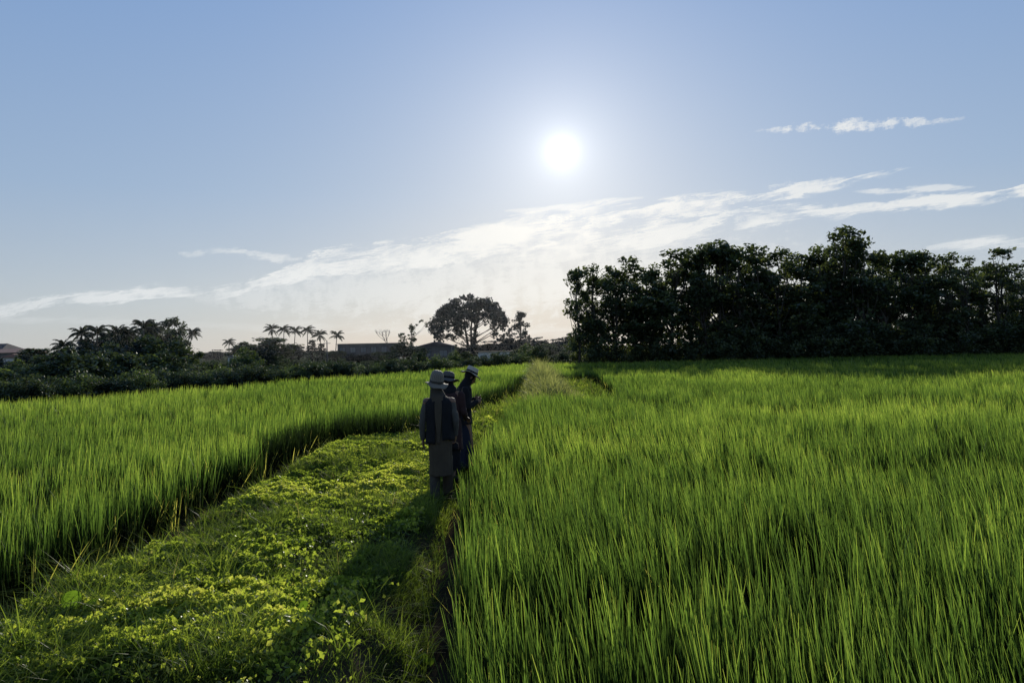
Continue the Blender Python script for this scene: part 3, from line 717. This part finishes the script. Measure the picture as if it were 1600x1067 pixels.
def ball(bm, c, r, rot=None):
    r = (r, r, r) if isinstance(r, (int, float)) else r
    M = Matrix.Translation(c) @ (rot or Matrix()) @ Matrix.Diagonal((*r, 1))
    bmesh.ops.create_icosphere(bm, subdivisions=3, radius=1, matrix=M)
def limb(bm, pts, rad):
    for p, r in zip(pts, rad): ball(bm, p, r if not isinstance(r, tuple) else (r[0], r[1], min(r)))
    for i in range(len(pts) - 1):
        tube(bm, [pts[i], Vector(pts[i]).lerp(Vector(pts[i + 1]), .5), pts[i + 1]],
             [rad[i], tuple((a + b) / 2 for a, b in zip(*(x if isinstance(x, tuple) else (x, x) for x in (rad[i], rad[i + 1])))), rad[i + 1]], 14)
def hand(bm, wrist, d, nrm, side, curl=.5):
    """palm, four unequal fingers and a thumb; side = direction of the thumb"""
    d = Vector(d).normalized(); nrm = Vector(nrm).normalized(); side = Vector(side).normalized()
    palm = Vector(wrist) + d * .045
    M = Matrix((side, nrm, d)).transposed().to_4x4()
    ball(bm, palm, (.038, .015, .048), M)
    limb(bm, [wrist, palm], [.022, .018])
    for k, (o, L) in enumerate(((.027, .068), (.009, .077), (-.010, .071), (-.027, .056))):
        p = palm + side * o + d * .038; pts = [p]; a = curl * (.8 + .12 * k)
        ang = .15
        for f in (.45, .32, .23):
            ang += a * .75; p = p + (d * math.cos(ang) + nrm * math.sin(ang) + side * o * 1.5).normalized() * L * f; pts.append(p)
        limb(bm, pts, [.0095, .0088, .008, .007])
    p = palm - d * .022 + side * .03
    limb(bm, [p, p + (side * .7 + d * .6 + nrm * .3).normalized() * .034, p + (side * .5 + d * .9 + nrm * .6).normalized() * .062], [.012, .0105, .009])
def head(bm, c, M):
    """M: rotation, local y = face direction, z = up"""
    P = lambda x, y, z: Vector(c) + M.to_3x3() @ Vector((x, y, z))
    ball(bm, P(0, -.010, .022), (.074, .090, .088), M); ball(bm, P(0, .018, -.035), (.056, .066, .070), M)
    ball(bm, P(0, .052, -.078), (.026, .022, .018), M)                     # chin
    limb(bm, [P(0, .078, .012), P(0, .098, -.026)], [.009, .014])          # nose
    ball(bm, P(0, .076, .022), (.050, .014, .012), M)                      # brow
    ball(bm, P(0, .080, -.056), (.024, .010, .006), M); ball(bm, P(0, .078, -.066), (.020, .010, .006), M)   # lips
    for s in (-1, 1):
        ball(bm, P(s * .030, .070, .000), (.012, .010, .009), M)
        ball(bm, P(s * .076, -.004, -.005), (.010, .020, .032), M)
def voxel(bm, name, mat, parent, size):
    me = bpy.data.meshes.new(name); bm.to_mesh(me); bm.free(); o = bpy.data.objects.new(name, me); col.objects.link(o)
    md = o.modifiers.new('r', 'REMESH'); md.mode = 'VOXEL'; md.voxel_size = size; md.use_smooth_shade = True
    ms = o.modifiers.new('s', 'SMOOTH'); ms.iterations = 3; ms.factor = .5
    dg = bpy.context.evaluated_depsgraph_get(); me2 = bpy.data.meshes.new_from_object(o.evaluated_get(dg)); me2.name = name
    bpy.data.objects.remove(o); me2.materials.clear(); me2.materials.append(mat); return link(name, me2, parent)
def garment(name, pts, radii, mat, parent, folds=0, n=64, nf=9, seed=0, pw=1.6, caps=True):
    """garment from top to hem; folds deepen towards the hem"""
    bm = bmesh.new(); P = [Vector(p) for p in pts]; m = 6; rings = []
    K = len(P); tot = (K - 1) * m
    for j in range(tot + 1):
        f = j / m; i = min(int(f), K - 2); s = f - i
        p0, p1, p2, p3 = P[max(i - 1, 0)], P[i], P[i + 1], P[min(i + 2, K - 1)]
        c = .5 * ((2 * p1) + (p2 - p0) * s + (2 * p0 - 5 * p1 + 4 * p2 - p3) * s * s + (3 * p1 - p0 - 3 * p2 + p3) * s ** 3)
        rx = radii[i][0] * (1 - s) + radii[i + 1][0] * s; ry = radii[i][1] * (1 - s) + radii[i + 1][1] * s
        ring = []
        for k in range(n):
            a = 2 * math.pi * k / n; g = (j / tot) ** pw
            w_ = 1 + folds * g * (math.sin(nf * a + seed + 1.2 * math.sin(2 * a + seed)) * .6 + math.sin((nf * 2 - 3) * a + seed * 2 + j * .03) * .35)
            w_ += .018 * mnoise.noise(Vector((math.cos(a) * 2.5, math.sin(a) * 2.5, c.z * 9 + seed)))
            ring.append(bm.verts.new(c + Vector((math.cos(a) * rx * w_, math.sin(a) * ry * w_, folds * g * .05 * math.sin(nf * a)))))
        rings.append(ring)
    for a, b in zip(rings, rings[1:]):
        for k in range(n): bm.faces.new((a[k], b[k], b[(k + 1) % n], a[(k + 1) % n]))
    bm.faces.new(rings[0])
    if caps: bm.faces.new(rings[-1][::-1])
    return bm_obj(name, bm, mat, parent)
def hat(parent, c, M, cr, ch, br, mat, band, seed=0, flat=True):
    """crown radius, crown height, brim radius"""
    n = 48; bm = bmesh.new()
    prof = ([(0, ch), (cr * .6, ch * .995), (cr * .88, ch * .97), (cr * .95, ch * .88)] if flat else [(0, ch), (cr * .5, ch * .97), (cr * .78, ch * .86), (cr * .93, ch * .64)]) + \
           [(cr, ch * .4), (cr * 1.03, 0), (cr * 1.15, -.006), (br * .8, -.014), (br, -.022), (br, -.028), (br * .8, -.020), (cr * 1.1, -.012), (cr * .97, -.004), (cr * .93, ch * .4), (cr * .6, ch * .85), (0, ch * .9)]
    rings = []
    for r, z in prof:
        if r == 0: rings.append([bm.verts.new(M.to_3x3() @ Vector((0, 0, z)) + Vector(c))] * n); continue
        ring = []
        for k in range(n):
            a = 2 * math.pi * k / n; q = max(0, (r - cr) / (br - cr))
            zz = z + q * (.018 * math.sin(2 * a + seed) + .008 * math.sin(5 * a + seed * 2)); rr = r * (1 + .03 * math.sin(3 * a + seed))
            ring.append(bm.verts.new(M.to_3x3() @ Vector((math.cos(a) * rr, math.sin(a) * rr * 1.08, zz)) + Vector(c)))
        rings.append(ring)
    for a, b in zip(rings, rings[1:]):
        for k in range(n):
            f = []
            for v_ in (a[k], b[k], b[(k + 1) % n], a[(k + 1) % n]):
                if v_ not in f: f.append(v_)
            if len(f) > 2: bm.faces.new(f)
    h_ = bm_obj('hat', bm, mat, parent)
    bm = bmesh.new(); rr = [[], []]
    for j, z in enumerate((.004, .030)):
        for k in range(n):
            a = 2 * math.pi * k / n; r = cr * 1.045 * (1 + .03 * math.sin(3 * a + seed)); rr[j].append(bm.verts.new(M.to_3x3() @ Vector((math.cos(a) * r, math.sin(a) * r * 1.08, z)) + Vector(c)))
    for k in range(n): bm.faces.new((rr[0][k], rr[0][(k + 1) % n], rr[1][(k + 1) % n], rr[1][k]))
    bm_obj('hat_band', bm, band, h_)
def Rm(ax, a): return Matrix.Rotation(a, 4, ax)

def body(root, spec, voxels=.0075):
    bm = bmesh.new(); s = spec
    limb(bm, [s['pelvis'], s['waist'], s['chest'], s['neckb']], [(.145, .105), (.115, .085), (.145, .10), (.06, .055)])
    limb(bm, [s['neckb'], s['head'] - s['M'].to_3x3() @ Vector((0, .02, .05))], [.052, .048])
    head(bm, s['head'], s['M'])
    for sd_ in ('L', 'R'):
        sh, el, wr, hd, nr, si, cu = s['arm' + sd_]
        limb(bm, [s['chest'] + Vector((0, 0, .04)), sh], [.07, .055])
        limb(bm, [sh, Vector(sh).lerp(Vector(el), .4), el, Vector(el).lerp(Vector(wr), .35), wr], [.050, .045, .036, .036, .024])
        hand(bm, Vector(wr), hd, nr, si, cu)
        hip, kn, an, toe = s['leg' + sd_]
        limb(bm, [hip, Vector(hip).lerp(Vector(kn), .4), kn, Vector(kn).lerp(Vector(an), .35), an], [.082, .072, .050, .050, .033])
        limb(bm, [an, Vector(an).lerp(Vector(toe), .5) + Vector((0, 0, -.02)), toe], [.036, .036, .028])
    return voxel(bm, 'body', SKIN, root, voxels)
def sleeve(root, pts, rad, mat, seed, name='sleeve'):
    bm = bmesh.new(); limb(bm, pts, rad); o = voxel(bm, name, mat, root, .012)
    for v_ in o.data.vertices:
        k = mnoise.noise(Vector((v_.co.x * 6, v_.co.y * 6, v_.co.z * 22 + seed))); v_.co += v_.normal * k * .008
    return o
def shoes(root, s, mat):
    for sd_ in ('L', 'R'):
        _, _, an, toe = s['leg' + sd_]; an = Vector(an); toe = Vector(toe); bm = bmesh.new()
        limb(bm, [an + Vector((0, 0, -.015)), an.lerp(toe, .5) + Vector((0, 0, -.03)), toe + Vector((0, 0, -.005))], [.046, .044, .036]); voxel(bm, 'shoe', mat, root, .01)

def ground_at(x, y): return float(bank_z(np.array([x]), np.array([y]))[0])
V = Vector
# --- nearest: back to the camera, walking away
Y1 = 9.3; X1 = gx(685, Y1)
p1 = empty('person', (X1, Y1, ground_at(X1, Y1) + .0)); tag(p1, 'nearest walker seen from behind in grey straw hat, dark vest and long beige dress', 'person', 'three people walking along the bank')
S = dict(pelvis=V((0, 0, .80)), waist=V((0, .0, .98)), chest=V((-.005, 0, 1.15)), neckb=V((-.02, .01, 1.26)), head=V((-.040, .035, 1.385)), M=Rm('Z', -.25) @ Rm('X', -.12),
         armL=((-.175, 0, 1.20), (-.235, -.02, .96), (-.235, .03, .76), (0, .1, -1), (1, 0, 0), (0, 1, 0), .5),
         armR=((.165, 0, 1.20), (.215, -.01, .98), (.205, .06, .80), (-.1, .2, -1), (-1, 0, 0), (0, 1, 0), .9),
         legL=((-.08, 0, .78), (-.085, .05, .44), (-.075, -.06, .08), (-.08, .10, .03)), legR=((.08, 0, .78), (.085, .10, .45), (.075, .16, .08), (.08, .32, .03)))
body(p1, S); shoes(p1, S, C_BLACK)
garment('dress', [(-.012, .01, 1.27), (-.004, .005, 1.20), (0, 0, 1.08), (0, 0, .95), (0, .0, .78), (.0, .01, .55), (.003, .02, .44), (.005, .03, .34)],
        [(.065, .06), (.165, .105), (.162, .118), (.148, .112), (.160, .130), (.150, .135), (.150, .145), (.158, .160)], C_BEIGE, p1, .10, nf=7, seed=1.0)
sleeve(p1, [S['armL'][0], S['armL'][1], V(S['armL'][2]) + V((0, 0, .02))], [.054, .048, .040], C_GREY, 1)
sleeve(p1, [S['armR'][0], S['armR'][1], V(S['armR'][2]) + V((0, 0, .02))], [.054, .048, .040], C_GREY, 2)
for sg in (-1, 1):
    a_ = V(S['legL' if sg < 0 else 'legR'][1]); b_ = V(S['legL' if sg < 0 else 'legR'][2]); garment('trouser_leg', [a_ + V((0, 0, .1)), a_.lerp(b_, .5), b_], [(.075, .075), (.07, .07), (.06, .065)], C_SCARF if sg < 0 else C_BEIGE, p1, .08, n=32, nf=5, seed=sg)  # back shade of the left leg is put into a darker cloth colour
# vest in two panels leaving the beige back in the middle
def vest_side(sg, z0, z1, a0, a1, seed):
    bm = bmesh.new(); n = 22; rings = []
    for j in range(17):
        z = z1 + (z0 - z1) * j / 16; rx = np.interp(z, [z0, .95, 1.08, 1.2, 1.27], [.190, .175, .182, .186, .09]); ry = np.interp(z, [z0, .95, 1.08, 1.2, 1.27], [.158, .135, .138, .125, .075])
        ring = []
        for k in range(n):
            a = a0 + (a1 - a0) * k / (n - 1); w_ = 1 + .03 * math.sin(a * 9 + seed) * j / 16 + .02 * mnoise.noise(V((a * 3, z * 8, seed)))
            ring.append(bm.verts.new((math.cos(a) * rx * w_ - .004, math.sin(a) * ry * w_, z + .01 * math.sin(a * 5) * j / 16)))
        rings.append(ring)
    for a, b in zip(rings, rings[1:]):
        for k in range(n - 1): bm.faces.new((a[k], b[k], b[k + 1], a[k + 1]))
    o = bm_obj('vest_panel', bm, C_BLACK, p1); md = o.modifiers.new('thick', 'SOLIDIFY'); md.thickness = .008; md.offset = 1
vest_side(-1, .72, 1.268, R(100), R(255), 1); vest_side(1, .76, 1.268, R(-75), R(80), 2)
# headscarf under the hat with a tail down the back
bm = bmesh.new(); hd = S['head']; ball(bm, hd + V((0, -.012, .012)), (.088, .098, .108)); limb(bm, [hd + V((0, -.03, -.05)), V((-.02, -.01, 1.25))], [.085, (.115, .09)])
sc_ = voxel(bm, 'headscarf', C_SCARF, p1, .011)
garment('scarf_tail', [(-.022, -.075, 1.28), (-.012, -.118, 1.18), (-.008, -.132, 1.05), (-.006, -.130, .9), (-.004, -.138, .72)], [(.085, .02), (.070, .012), (.05, .010), (.035, .008), (.012, .004)], C_BEIGE, p1, .1, n=32, nf=5, seed=3)
hat(p1, hd + V((0, -.005, .045)), Rm('Y', .16) @ Rm('X', .12), .092, .15, .160, HAT_G, C_SCARF, .6, False)
# pouch in her right hand
p1.scale = (.93, .95, 1.06); bgx = p1.location + V((.155, .075, .70)); bgr = empty('handbag', bgx); tag(bgr, 'small black pouch hanging from the right hand of the nearest walker', 'bag')
bm = bmesh.new(); bmesh.ops.create_cube(bm, size=1, matrix=Matrix.Diagonal((.13, .045, .11, 1)))
bmesh.ops.bevel(bm, geom=bm.edges[:], offset=.016, segments=3, affect='EDGES'); bm_obj('pouch', bm, C_BLACK, bgr)
bm = bmesh.new(); tube(bm, [V((-.05, 0, .05)), V((-.02, 0, .10)), V((.02, 0, .115)), V((.045, 0, .09)), V((.055, 0, .05))], [.004] * 5, 8); bm_obj('strap', bm, C_BLACK, bgr)

# --- second: mostly hidden behind the first
Y2 = 10.7; X2 = gx(702, Y2)
p2 = empty('person', (X2, Y2, ground_at(X2, Y2) - .05), -.35); tag(p2, 'middle walker almost hidden behind the nearest one, in a dark brimmed hat', 'person', 'three people walking along the bank')
S = dict(pelvis=V((0, 0, .80)), waist=V((0, .0, .98)), chest=V((0, .02, 1.14)), neckb=V((-.03, .05, 1.24)), head=V((-.065, .085, 1.36)), M=Rm('X', -.25),
         armL=((-.17, 0, 1.18), (-.22, -.01, .95), (-.20, .14, .84), (0, 1, -.3), (0, -.3, -1), (1, 0, 0), .4), armR=((.165, .02, 1.18), (.20, .03, .95), (.17, .18, .86), (0, 1, -.2), (0, -.3, -1), (-1, 0, 0), .6),
         legL=((-.08, 0, .78), (-.085, .06, .44), (-.075, -.02, .08), (-.08, .14, .03)), legR=((.08, 0, .78), (.085, .04, .45), (.075, -.1, .09), (.08, .06, .03)))
body(p2, S); shoes(p2, S, C_BLACK)
garment('tunic', [(-.02, .04, 1.26), (-.006, .02, 1.19), (0, .01, 1.08), (0, 0, .95), (0, .0, .78), (0, 0, .45)],
        [(.065, .06), (.165, .105), (.165, .118), (.150, .115), (.168, .135), (.185, .16)], C_MAROON, p2, .08, nf=8, seed=2.0)
garment('trousers', [(0, 0, .8), (0, 0, .5), (0, 0, .12)], [(.15, .12), (.14, .12), (.14, .14)], C_BLACK, p2, .1, nf=4, seed=4)
sleeve(p2, [S['armL'][0], S['armL'][1], S['armL'][2]], [.062, .052, .036], C_MAROON, 3); sleeve(p2, [S['armR'][0], S['armR'][1], S['armR'][2]], [.062, .052, .036], C_MAROON, 4)
bm = bmesh.new(); hd = S['head']; ball(bm, hd + V((0, -.012, .012)), (.086, .096, .106)); limb(bm, [hd + V((0, -.03, -.05)), V((-.02, .02, 1.23))], [.083, (.125, .10)]); voxel(bm, 'headscarf', C_BLACK, p2, .011)
p2.scale = (.97, .97, 1.06)
hat(p2, hd + V((0, -.005, .05)), Rm('X', -.12) @ Rm('Y', .10), .092, .10, .165, HAT_D, C_BLACK, 1.3, False)

# --- third: head bowed, facing right, holding something in front
Y3 = 11.8; X3 = gx(724, Y3)
p3 = empty('person', (X3, Y3, ground_at(X3, Y3)), -1.25); tag(p3, 'farthest walker with bowed head, pale straw hat and dark navy clothes', 'person', 'three people walking along the bank')
hM = Rm('X', -.62)
S = dict(pelvis=V((0, -.02, .84)), waist=V((0, -.01, 1.02)), chest=V((0, .0, 1.19)), neckb=V((0, .035, 1.31)), head=V((0, .115, 1.425)), M=hM,
         armL=((-.17, -.02, 1.24), (-.20, .02, 1.00), (-.12, .20, 1.09), (.3, 1, .1), (.8, -.3, .3), (0, 0, 1), .9), armR=((.17, -.02, 1.24), (.20, .0, 1.00), (.10, .18, 1.06), (-.3, 1, .1), (-.8, -.3, .3), (0, 0, 1), .9),
         legL=((-.08, -.02, .82), (-.085, .02, .46), (-.08, -.06, .08), (-.08, .10, .03)), legR=((.08, -.02, .82), (.085, .06, .46), (.08, .06, .08), (.08, .22, .03)))
body(p3, S); shoes(p3, S, C_BLACK)
garment('jacket', [(0, .03, 1.33), (0, .01, 1.26), (0, .0, 1.14), (0, -.01, 1.0), (0, -.02, .84), (0, -.02, .74)],
        [(.065, .06), (.165, .108), (.168, .125), (.152, .118), (.17, .135), (.178, .142)], C_BLACK, p3, .06, nf=6, seed=5)
garment('skirt', [(0, -.02, .80), (0, -.01, .6), (0, 0, .35), (0, .01, .10)], [(.150, .120), (.158, .130), (.160, .140), (.165, .155)], C_NAVY, p3, .12, nf=8, seed=6)
sleeve(p3, [S['armL'][0], S['armL'][1], S['armL'][2]], [.062, .054, .038], C_BLACK, 5); sleeve(p3, [S['armR'][0], S['armR'][1], S['armR'][2]], [.062, .054, .038], C_BLACK, 6)
bm = bmesh.new(); hd = S['head']; ball(bm, hd + hM.to_3x3() @ V((0, -.022, .016)), (.086, .092, .102), hM); limb(bm, [hd + V((0, -.04, -.04)), V((0, .0, 1.28))], [.075, (.11, .09)]); voxel(bm, 'headscarf', C_BLACK, p3, .011)
p3.scale = (.96, .96, 1.07)
hat(p3, hd + hM.to_3x3() @ V((0, -.02, .062)), Rm('X', -.42), .092, .095, .170, HAT_L, C_BLACK, 2.2)
# sprig of rice in the hands
bm = bmesh.new()
for k in range(7):
    a = -.5 + k * .16; tube(bm, [V((0, 0, -.05)), V((.02 * math.sin(a * 3), .06 * math.cos(a), .05)), V((.03 * a, .13 + .03 * a, .10 - .04 * abs(a)))], [.002, .003, .001], 5)
sp = bm_obj('rice_sprig', bm, BROAD); sp.location = p3.location + (Matrix.Rotation(-1.25, 3, 'Z') @ V((-.01, .265, 1.165))); sp.rotation_euler.z = -1.25
tag(sp, 'green sprig of rice held in front of the farthest walker', 'sprig')


# ------------------------------------------------------------------ haze
hz = bpy.data.meshes.new('haze'); bm = bmesh.new(); box(bm, (0, 200, 12), (500, 210, 24.8)); bm.to_mesh(hz); bm.free()
m, t, out = new_mat('morning_haze'); v = t.node('ShaderNodeVolumeScatter'); v.inputs['Density'].default_value = 0.0002; v.inputs['Anisotropy'].default_value = .5
v.inputs['Color'].default_value = (.93, .96, 1, 1); t.l.new(v.outputs[0], out.inputs['Volume']); hz.materials.append(m)
ho = link('haze', hz); tag(ho, kind='structure')

# ------------------------------------------------------------------ sun and sky
sd = ray(878, 237).normalized(); SE = math.asin(sd.z); SA = math.atan2(sd.x, sd.y)
L = bpy.data.lights.new('sun', 'SUN'); L.energy = 5.0; L.angle = R(.6); L.color = (1, .93, .80)
so = bpy.data.objects.new('sun', L); col.objects.link(so); so.rotation_euler = sd.to_track_quat('Z', 'Y').to_euler(); so.location = (0, 0, 50)

w = bpy.data.worlds.new('World'); scene.world = w; w.use_nodes = True; w.node_tree.nodes.clear()
t = NT(w.node_tree); out = t.node('ShaderNodeOutputWorld'); bg = t.node('ShaderNodeBackground'); t.l.new(bg.outputs[0], out.inputs[0])
sky = t.node('ShaderNodeTexSky'); sky.sky_type = 'NISHITA'; sky.sun_disc = False; sky.sun_elevation = SE; sky.sun_rotation = SA
sky.air_density = 1.0; sky.dust_density = 0.6; sky.ozone_density = 2.0
tc = t.node('ShaderNodeTexCoord'); sep = t.node('ShaderNodeSeparateXYZ'); t.l.new(tc.outputs['Generated'], sep.inputs[0])
X, Yd, Z = sep.outputs
yy = t.m('MAXIMUM', Yd, .05); u = t.m('DIVIDE', X, yy); v = t.m('DIVIDE', Z, yy); front_ = t.m('MULTIPLY', Yd, 4, clamp=True)
# compressed Nishita: tint and blend with haze colours
skyc = t.mixc(1.0, sky.outputs[0], (0.075, 0.075, 0.075), 'MULTIPLY')
grad = t.ramp(t.m('MAXIMUM', Z, 0), [(0.0, (.47, .51, .54)), (.08, (.44, .51, .60)), (.20, (.33, .455, .645)), (.42, (.215, .365, .65)), (1.0, (.10, .20, .44))])
base = t.mixc(0.82, skyc, grad)
dot = t.node('ShaderNodeVectorMath', operation='DOT_PRODUCT'); t.l.new(tc.outputs['Generated'], dot.inputs[0]); dot.inputs[1].default_value = sd
ang = t.m('ARCCOSINE', t.m('MINIMUM', dot.outputs['Value'], 1.0))       # radians from the sun
def ex(scale, amp): return t.m('MULTIPLY', t.m('EXPONENT', t.m('DIVIDE', ang, -scale)), amp)
core = t.m('MULTIPLY', t.m('SUBTRACT', 1.0, t.m('SMOOTH_MIN', t.m('DIVIDE', ang, R(.45)), 1.0, .3), clamp=True), 30)
g1 = ex(R(.6), 1.0); g2 = ex(R(2.9), .36); g3 = ex(R(16), .15)
glow = t.mixc(1.0, t.mixc(1.0, t.mixc(1.0, (0, 0, 0), t.mixc(1.0, t.xyz(g1, g1, g1), (1, .98, .93), 'MULTIPLY'), 'ADD'), t.mixc(1.0, t.xyz(g2, g2, g2), (1, .97, .88), 'MULTIPLY'), 'ADD'), t.mixc(1.0, t.xyz(g3, g3, g3), (1, .94, .84), 'MULTIPLY'), 'ADD')
# warm horizon under the sun
hw = t.m('MULTIPLY', t.m('EXPONENT', t.m('MULTIPLY', t.m('MAXIMUM', Z, 0), -9)), t.m('EXPONENT', t.m('MULTIPLY', t.m('POWER', t.m('SUBTRACT', u, .1), 2), -7)))
base = t.mixc(t.m('MULTIPLY', t.m('MULTIPLY', hw, front_), .8), base, (.475, .46, .44))

def curve(pts, key):
    n = t.node('ShaderNodeFloatCurve'); c = n.mapping.curves[0]; P = c.points
    pts = [((p[0] + .9) / 1.8, p[key]) for p in pts]
    P[0].location = pts[0]; P[1].location = pts[-1]
    for p in pts[1:-1]: P.new(*p)
    n.mapping.use_clip = False; n.mapping.update(); t.l.new(t.m('MULTIPLY_ADD', u, 1 / 1.8, .5), n.inputs['Value']); return n.outputs[0]
def band(pts, su, sv, thr, soft, seed, dist=.6, detail=6):
    """pts: (px, py, half thickness px, strength 0-1)"""
    P = []
    for px, py, th, st in pts:
        r = ray(px, py); P.append((r.x, r.z, th / F, st))
    c = curve(P, 1); th = curve(P, 2); st = curve(P, 3)
    wn = t.noise(t.xyz(t.m('MULTIPLY', u, su * 2.2), t.m('MULTIPLY', t.m('SUBTRACT', v, t.m('MULTIPLY', u, .12)), sv * 2.2), seed + 9), 1.0, 6, .72, .4)
    dv = t.m('ADD', t.m('SUBTRACT', v, c), t.m('MULTIPLY', t.m('MULTIPLY_ADD', wn, 2.0, -1.0), th))
    mask = t.m('SUBTRACT', 1.0, t.m('POWER', t.m('ABSOLUTE', t.m('DIVIDE', dv, t.m('MAXIMUM', th, .001))), 1.6), clamp=True)
    n = t.noise(t.xyz(t.m('MULTIPLY', u, su * 1.7), t.m('MULTIPLY', t.m('SUBTRACT', dv, t.m('MULTIPLY', u, .10)), t.m('MULTIPLY', sv, 3.2)), seed), 1.0, detail, .62, dist)
    n2 = t.noise(t.xyz(t.m('MULTIPLY', u, su * 9), t.m('MULTIPLY', t.m('SUBTRACT', dv, t.m('MULTIPLY', u, .14)), sv * 9), seed + 3), 1.0, 4, .65, .8)
    n3 = t.noise(t.xyz(t.m('MULTIPLY', u, su * 2.2), t.m('MULTIPLY', v, sv * .5), seed + 5), 1.0, 3, .5, .3)
    n = t.m('ADD', n, t.m('ADD', t.m('MULTIPLY_ADD', n2, .50, -.25), t.m('MULTIPLY_ADD', n3, 1.1, -.55)))
    a = t.m('MULTIPLY_ADD', t.m('SUBTRACT', t.m('ADD', n, t.m('MULTIPLY', mask, .42)), t.m('SUBTRACT', thr, .03) if False else thr + .015), soft, 0, clamp=True)
    return t.m('MULTIPLY', t.m('MULTIPLY', a, st), t.m('MULTIPLY', t.m('MULTIPLY', mask, 1.6, clamp=True), front_))
Ls = []
Ls.append(band([(-160, 490, 20, .5), (0, 484, 16, .6), (120, 466, 16, .75), (260, 462, 18, .85), (350, 458, 16, .8), (430, 432, 26, .95), (520, 410, 34, .9), (640, 396, 40, .9), (800, 372, 42, .9), (960, 346, 36, .85), (1120, 316, 30, .85), (1270, 292, 20, .85), (1392, 268, 9, .7), (1430, 262, 3, 0)], 5, 42, .70, 4.6, 1.3))
Ls.append(band([(820, 402, 3, 0), (900, 392, 26, .5), (1020, 368, 26, .75), (1160, 340, 26, .8), (1300, 330, 17, .85), (1450, 318, 15, .95), (1600, 298, 14, 1), (1750, 285, 14, 1)], 5, 46, .67, 4.4, 4.1))
Ls.append(band([(1330, 300, 2, 0), (1400, 298, 7, .7), (1470, 293, 7, .7), (1530, 292, 2, 0)], 8, 60, .6, 3, 5.1))
Ls.append(band([(1170, 206, 2, 0), (1215, 203, 7, .55), (1300, 197, 14, .9), (1400, 193, 12, .75), (1470, 189, 7, .5), (1510, 184, 2, 0)], 26, 70, .70, 3.2, 7.7, 1.0))
Ls.append(band([(1440, 390, 3, 0), (1500, 384, 12, .7), (1600, 376, 14, .9), (1750, 370, 16, .9)], 5, 50, .62, 3.0, 9.2))
Ls.append(band([(270, 396, 2, 0), (300, 396, 7, .5), (350, 392, 9, .5), (420, 402, 10, .6), (480, 404, 3, 0)], 12, 60, .68, 3.0, 11.0))
Ls.append(band([(300, 470, 6, 0), (420, 462, 36, .35), (560, 455, 60, .4), (720, 450, 75, .5), (900, 440, 78, .5), (1050, 440, 80, .4), (1300, 430, 60, .2), (1400, 430, 10, 0)], 20, 62, .62, 3.6, 13.0, 1.2))
Ls.append(band([(-100, 500, 10, .3), (100, 500, 10, .3), (300, 508, 8, .2), (500, 512, 12, .3), (800, 515, 16, .35), (950, 520, 8, .2)], 6, 50, .62, 2.2, 15.0))
Ls.append(band([(780, 330, 2, 0), (880, 325, 7, .5), (950, 315, 6, .5), (1010, 308, 2, 0)], 9, 60, .62, 3, 17.0))
inv = None
for a in Ls:
    k = t.m('SUBTRACT', 1.0, a, clamp=True); inv = k if inv is None else t.m('MULTIPLY', inv, k)
alpha = t.m('SUBTRACT', 1.0, inv)
near = t.m('EXPONENT', t.m('DIVIDE', ang, -R(18)))
ccol = t.mixc(near, (.72, .76, .79), (.98, .94, .86))
base = t.mixc(t.m('MULTIPLY', alpha, .95), base, ccol)
fin = t.mixc(1.0, base, glow, 'ADD'); fin = t.mixc(1.0, fin, t.xyz(core, core, core), 'ADD')
# the sky behind the camera and overhead is deeper than the sky round the sun
t.l.new(fin, bg.inputs[0]); bg.inputs[1].default_value = 1.0
w.cycles.sampling_method = 'MANUAL'; w.cycles.sample_map_resolution = 1024
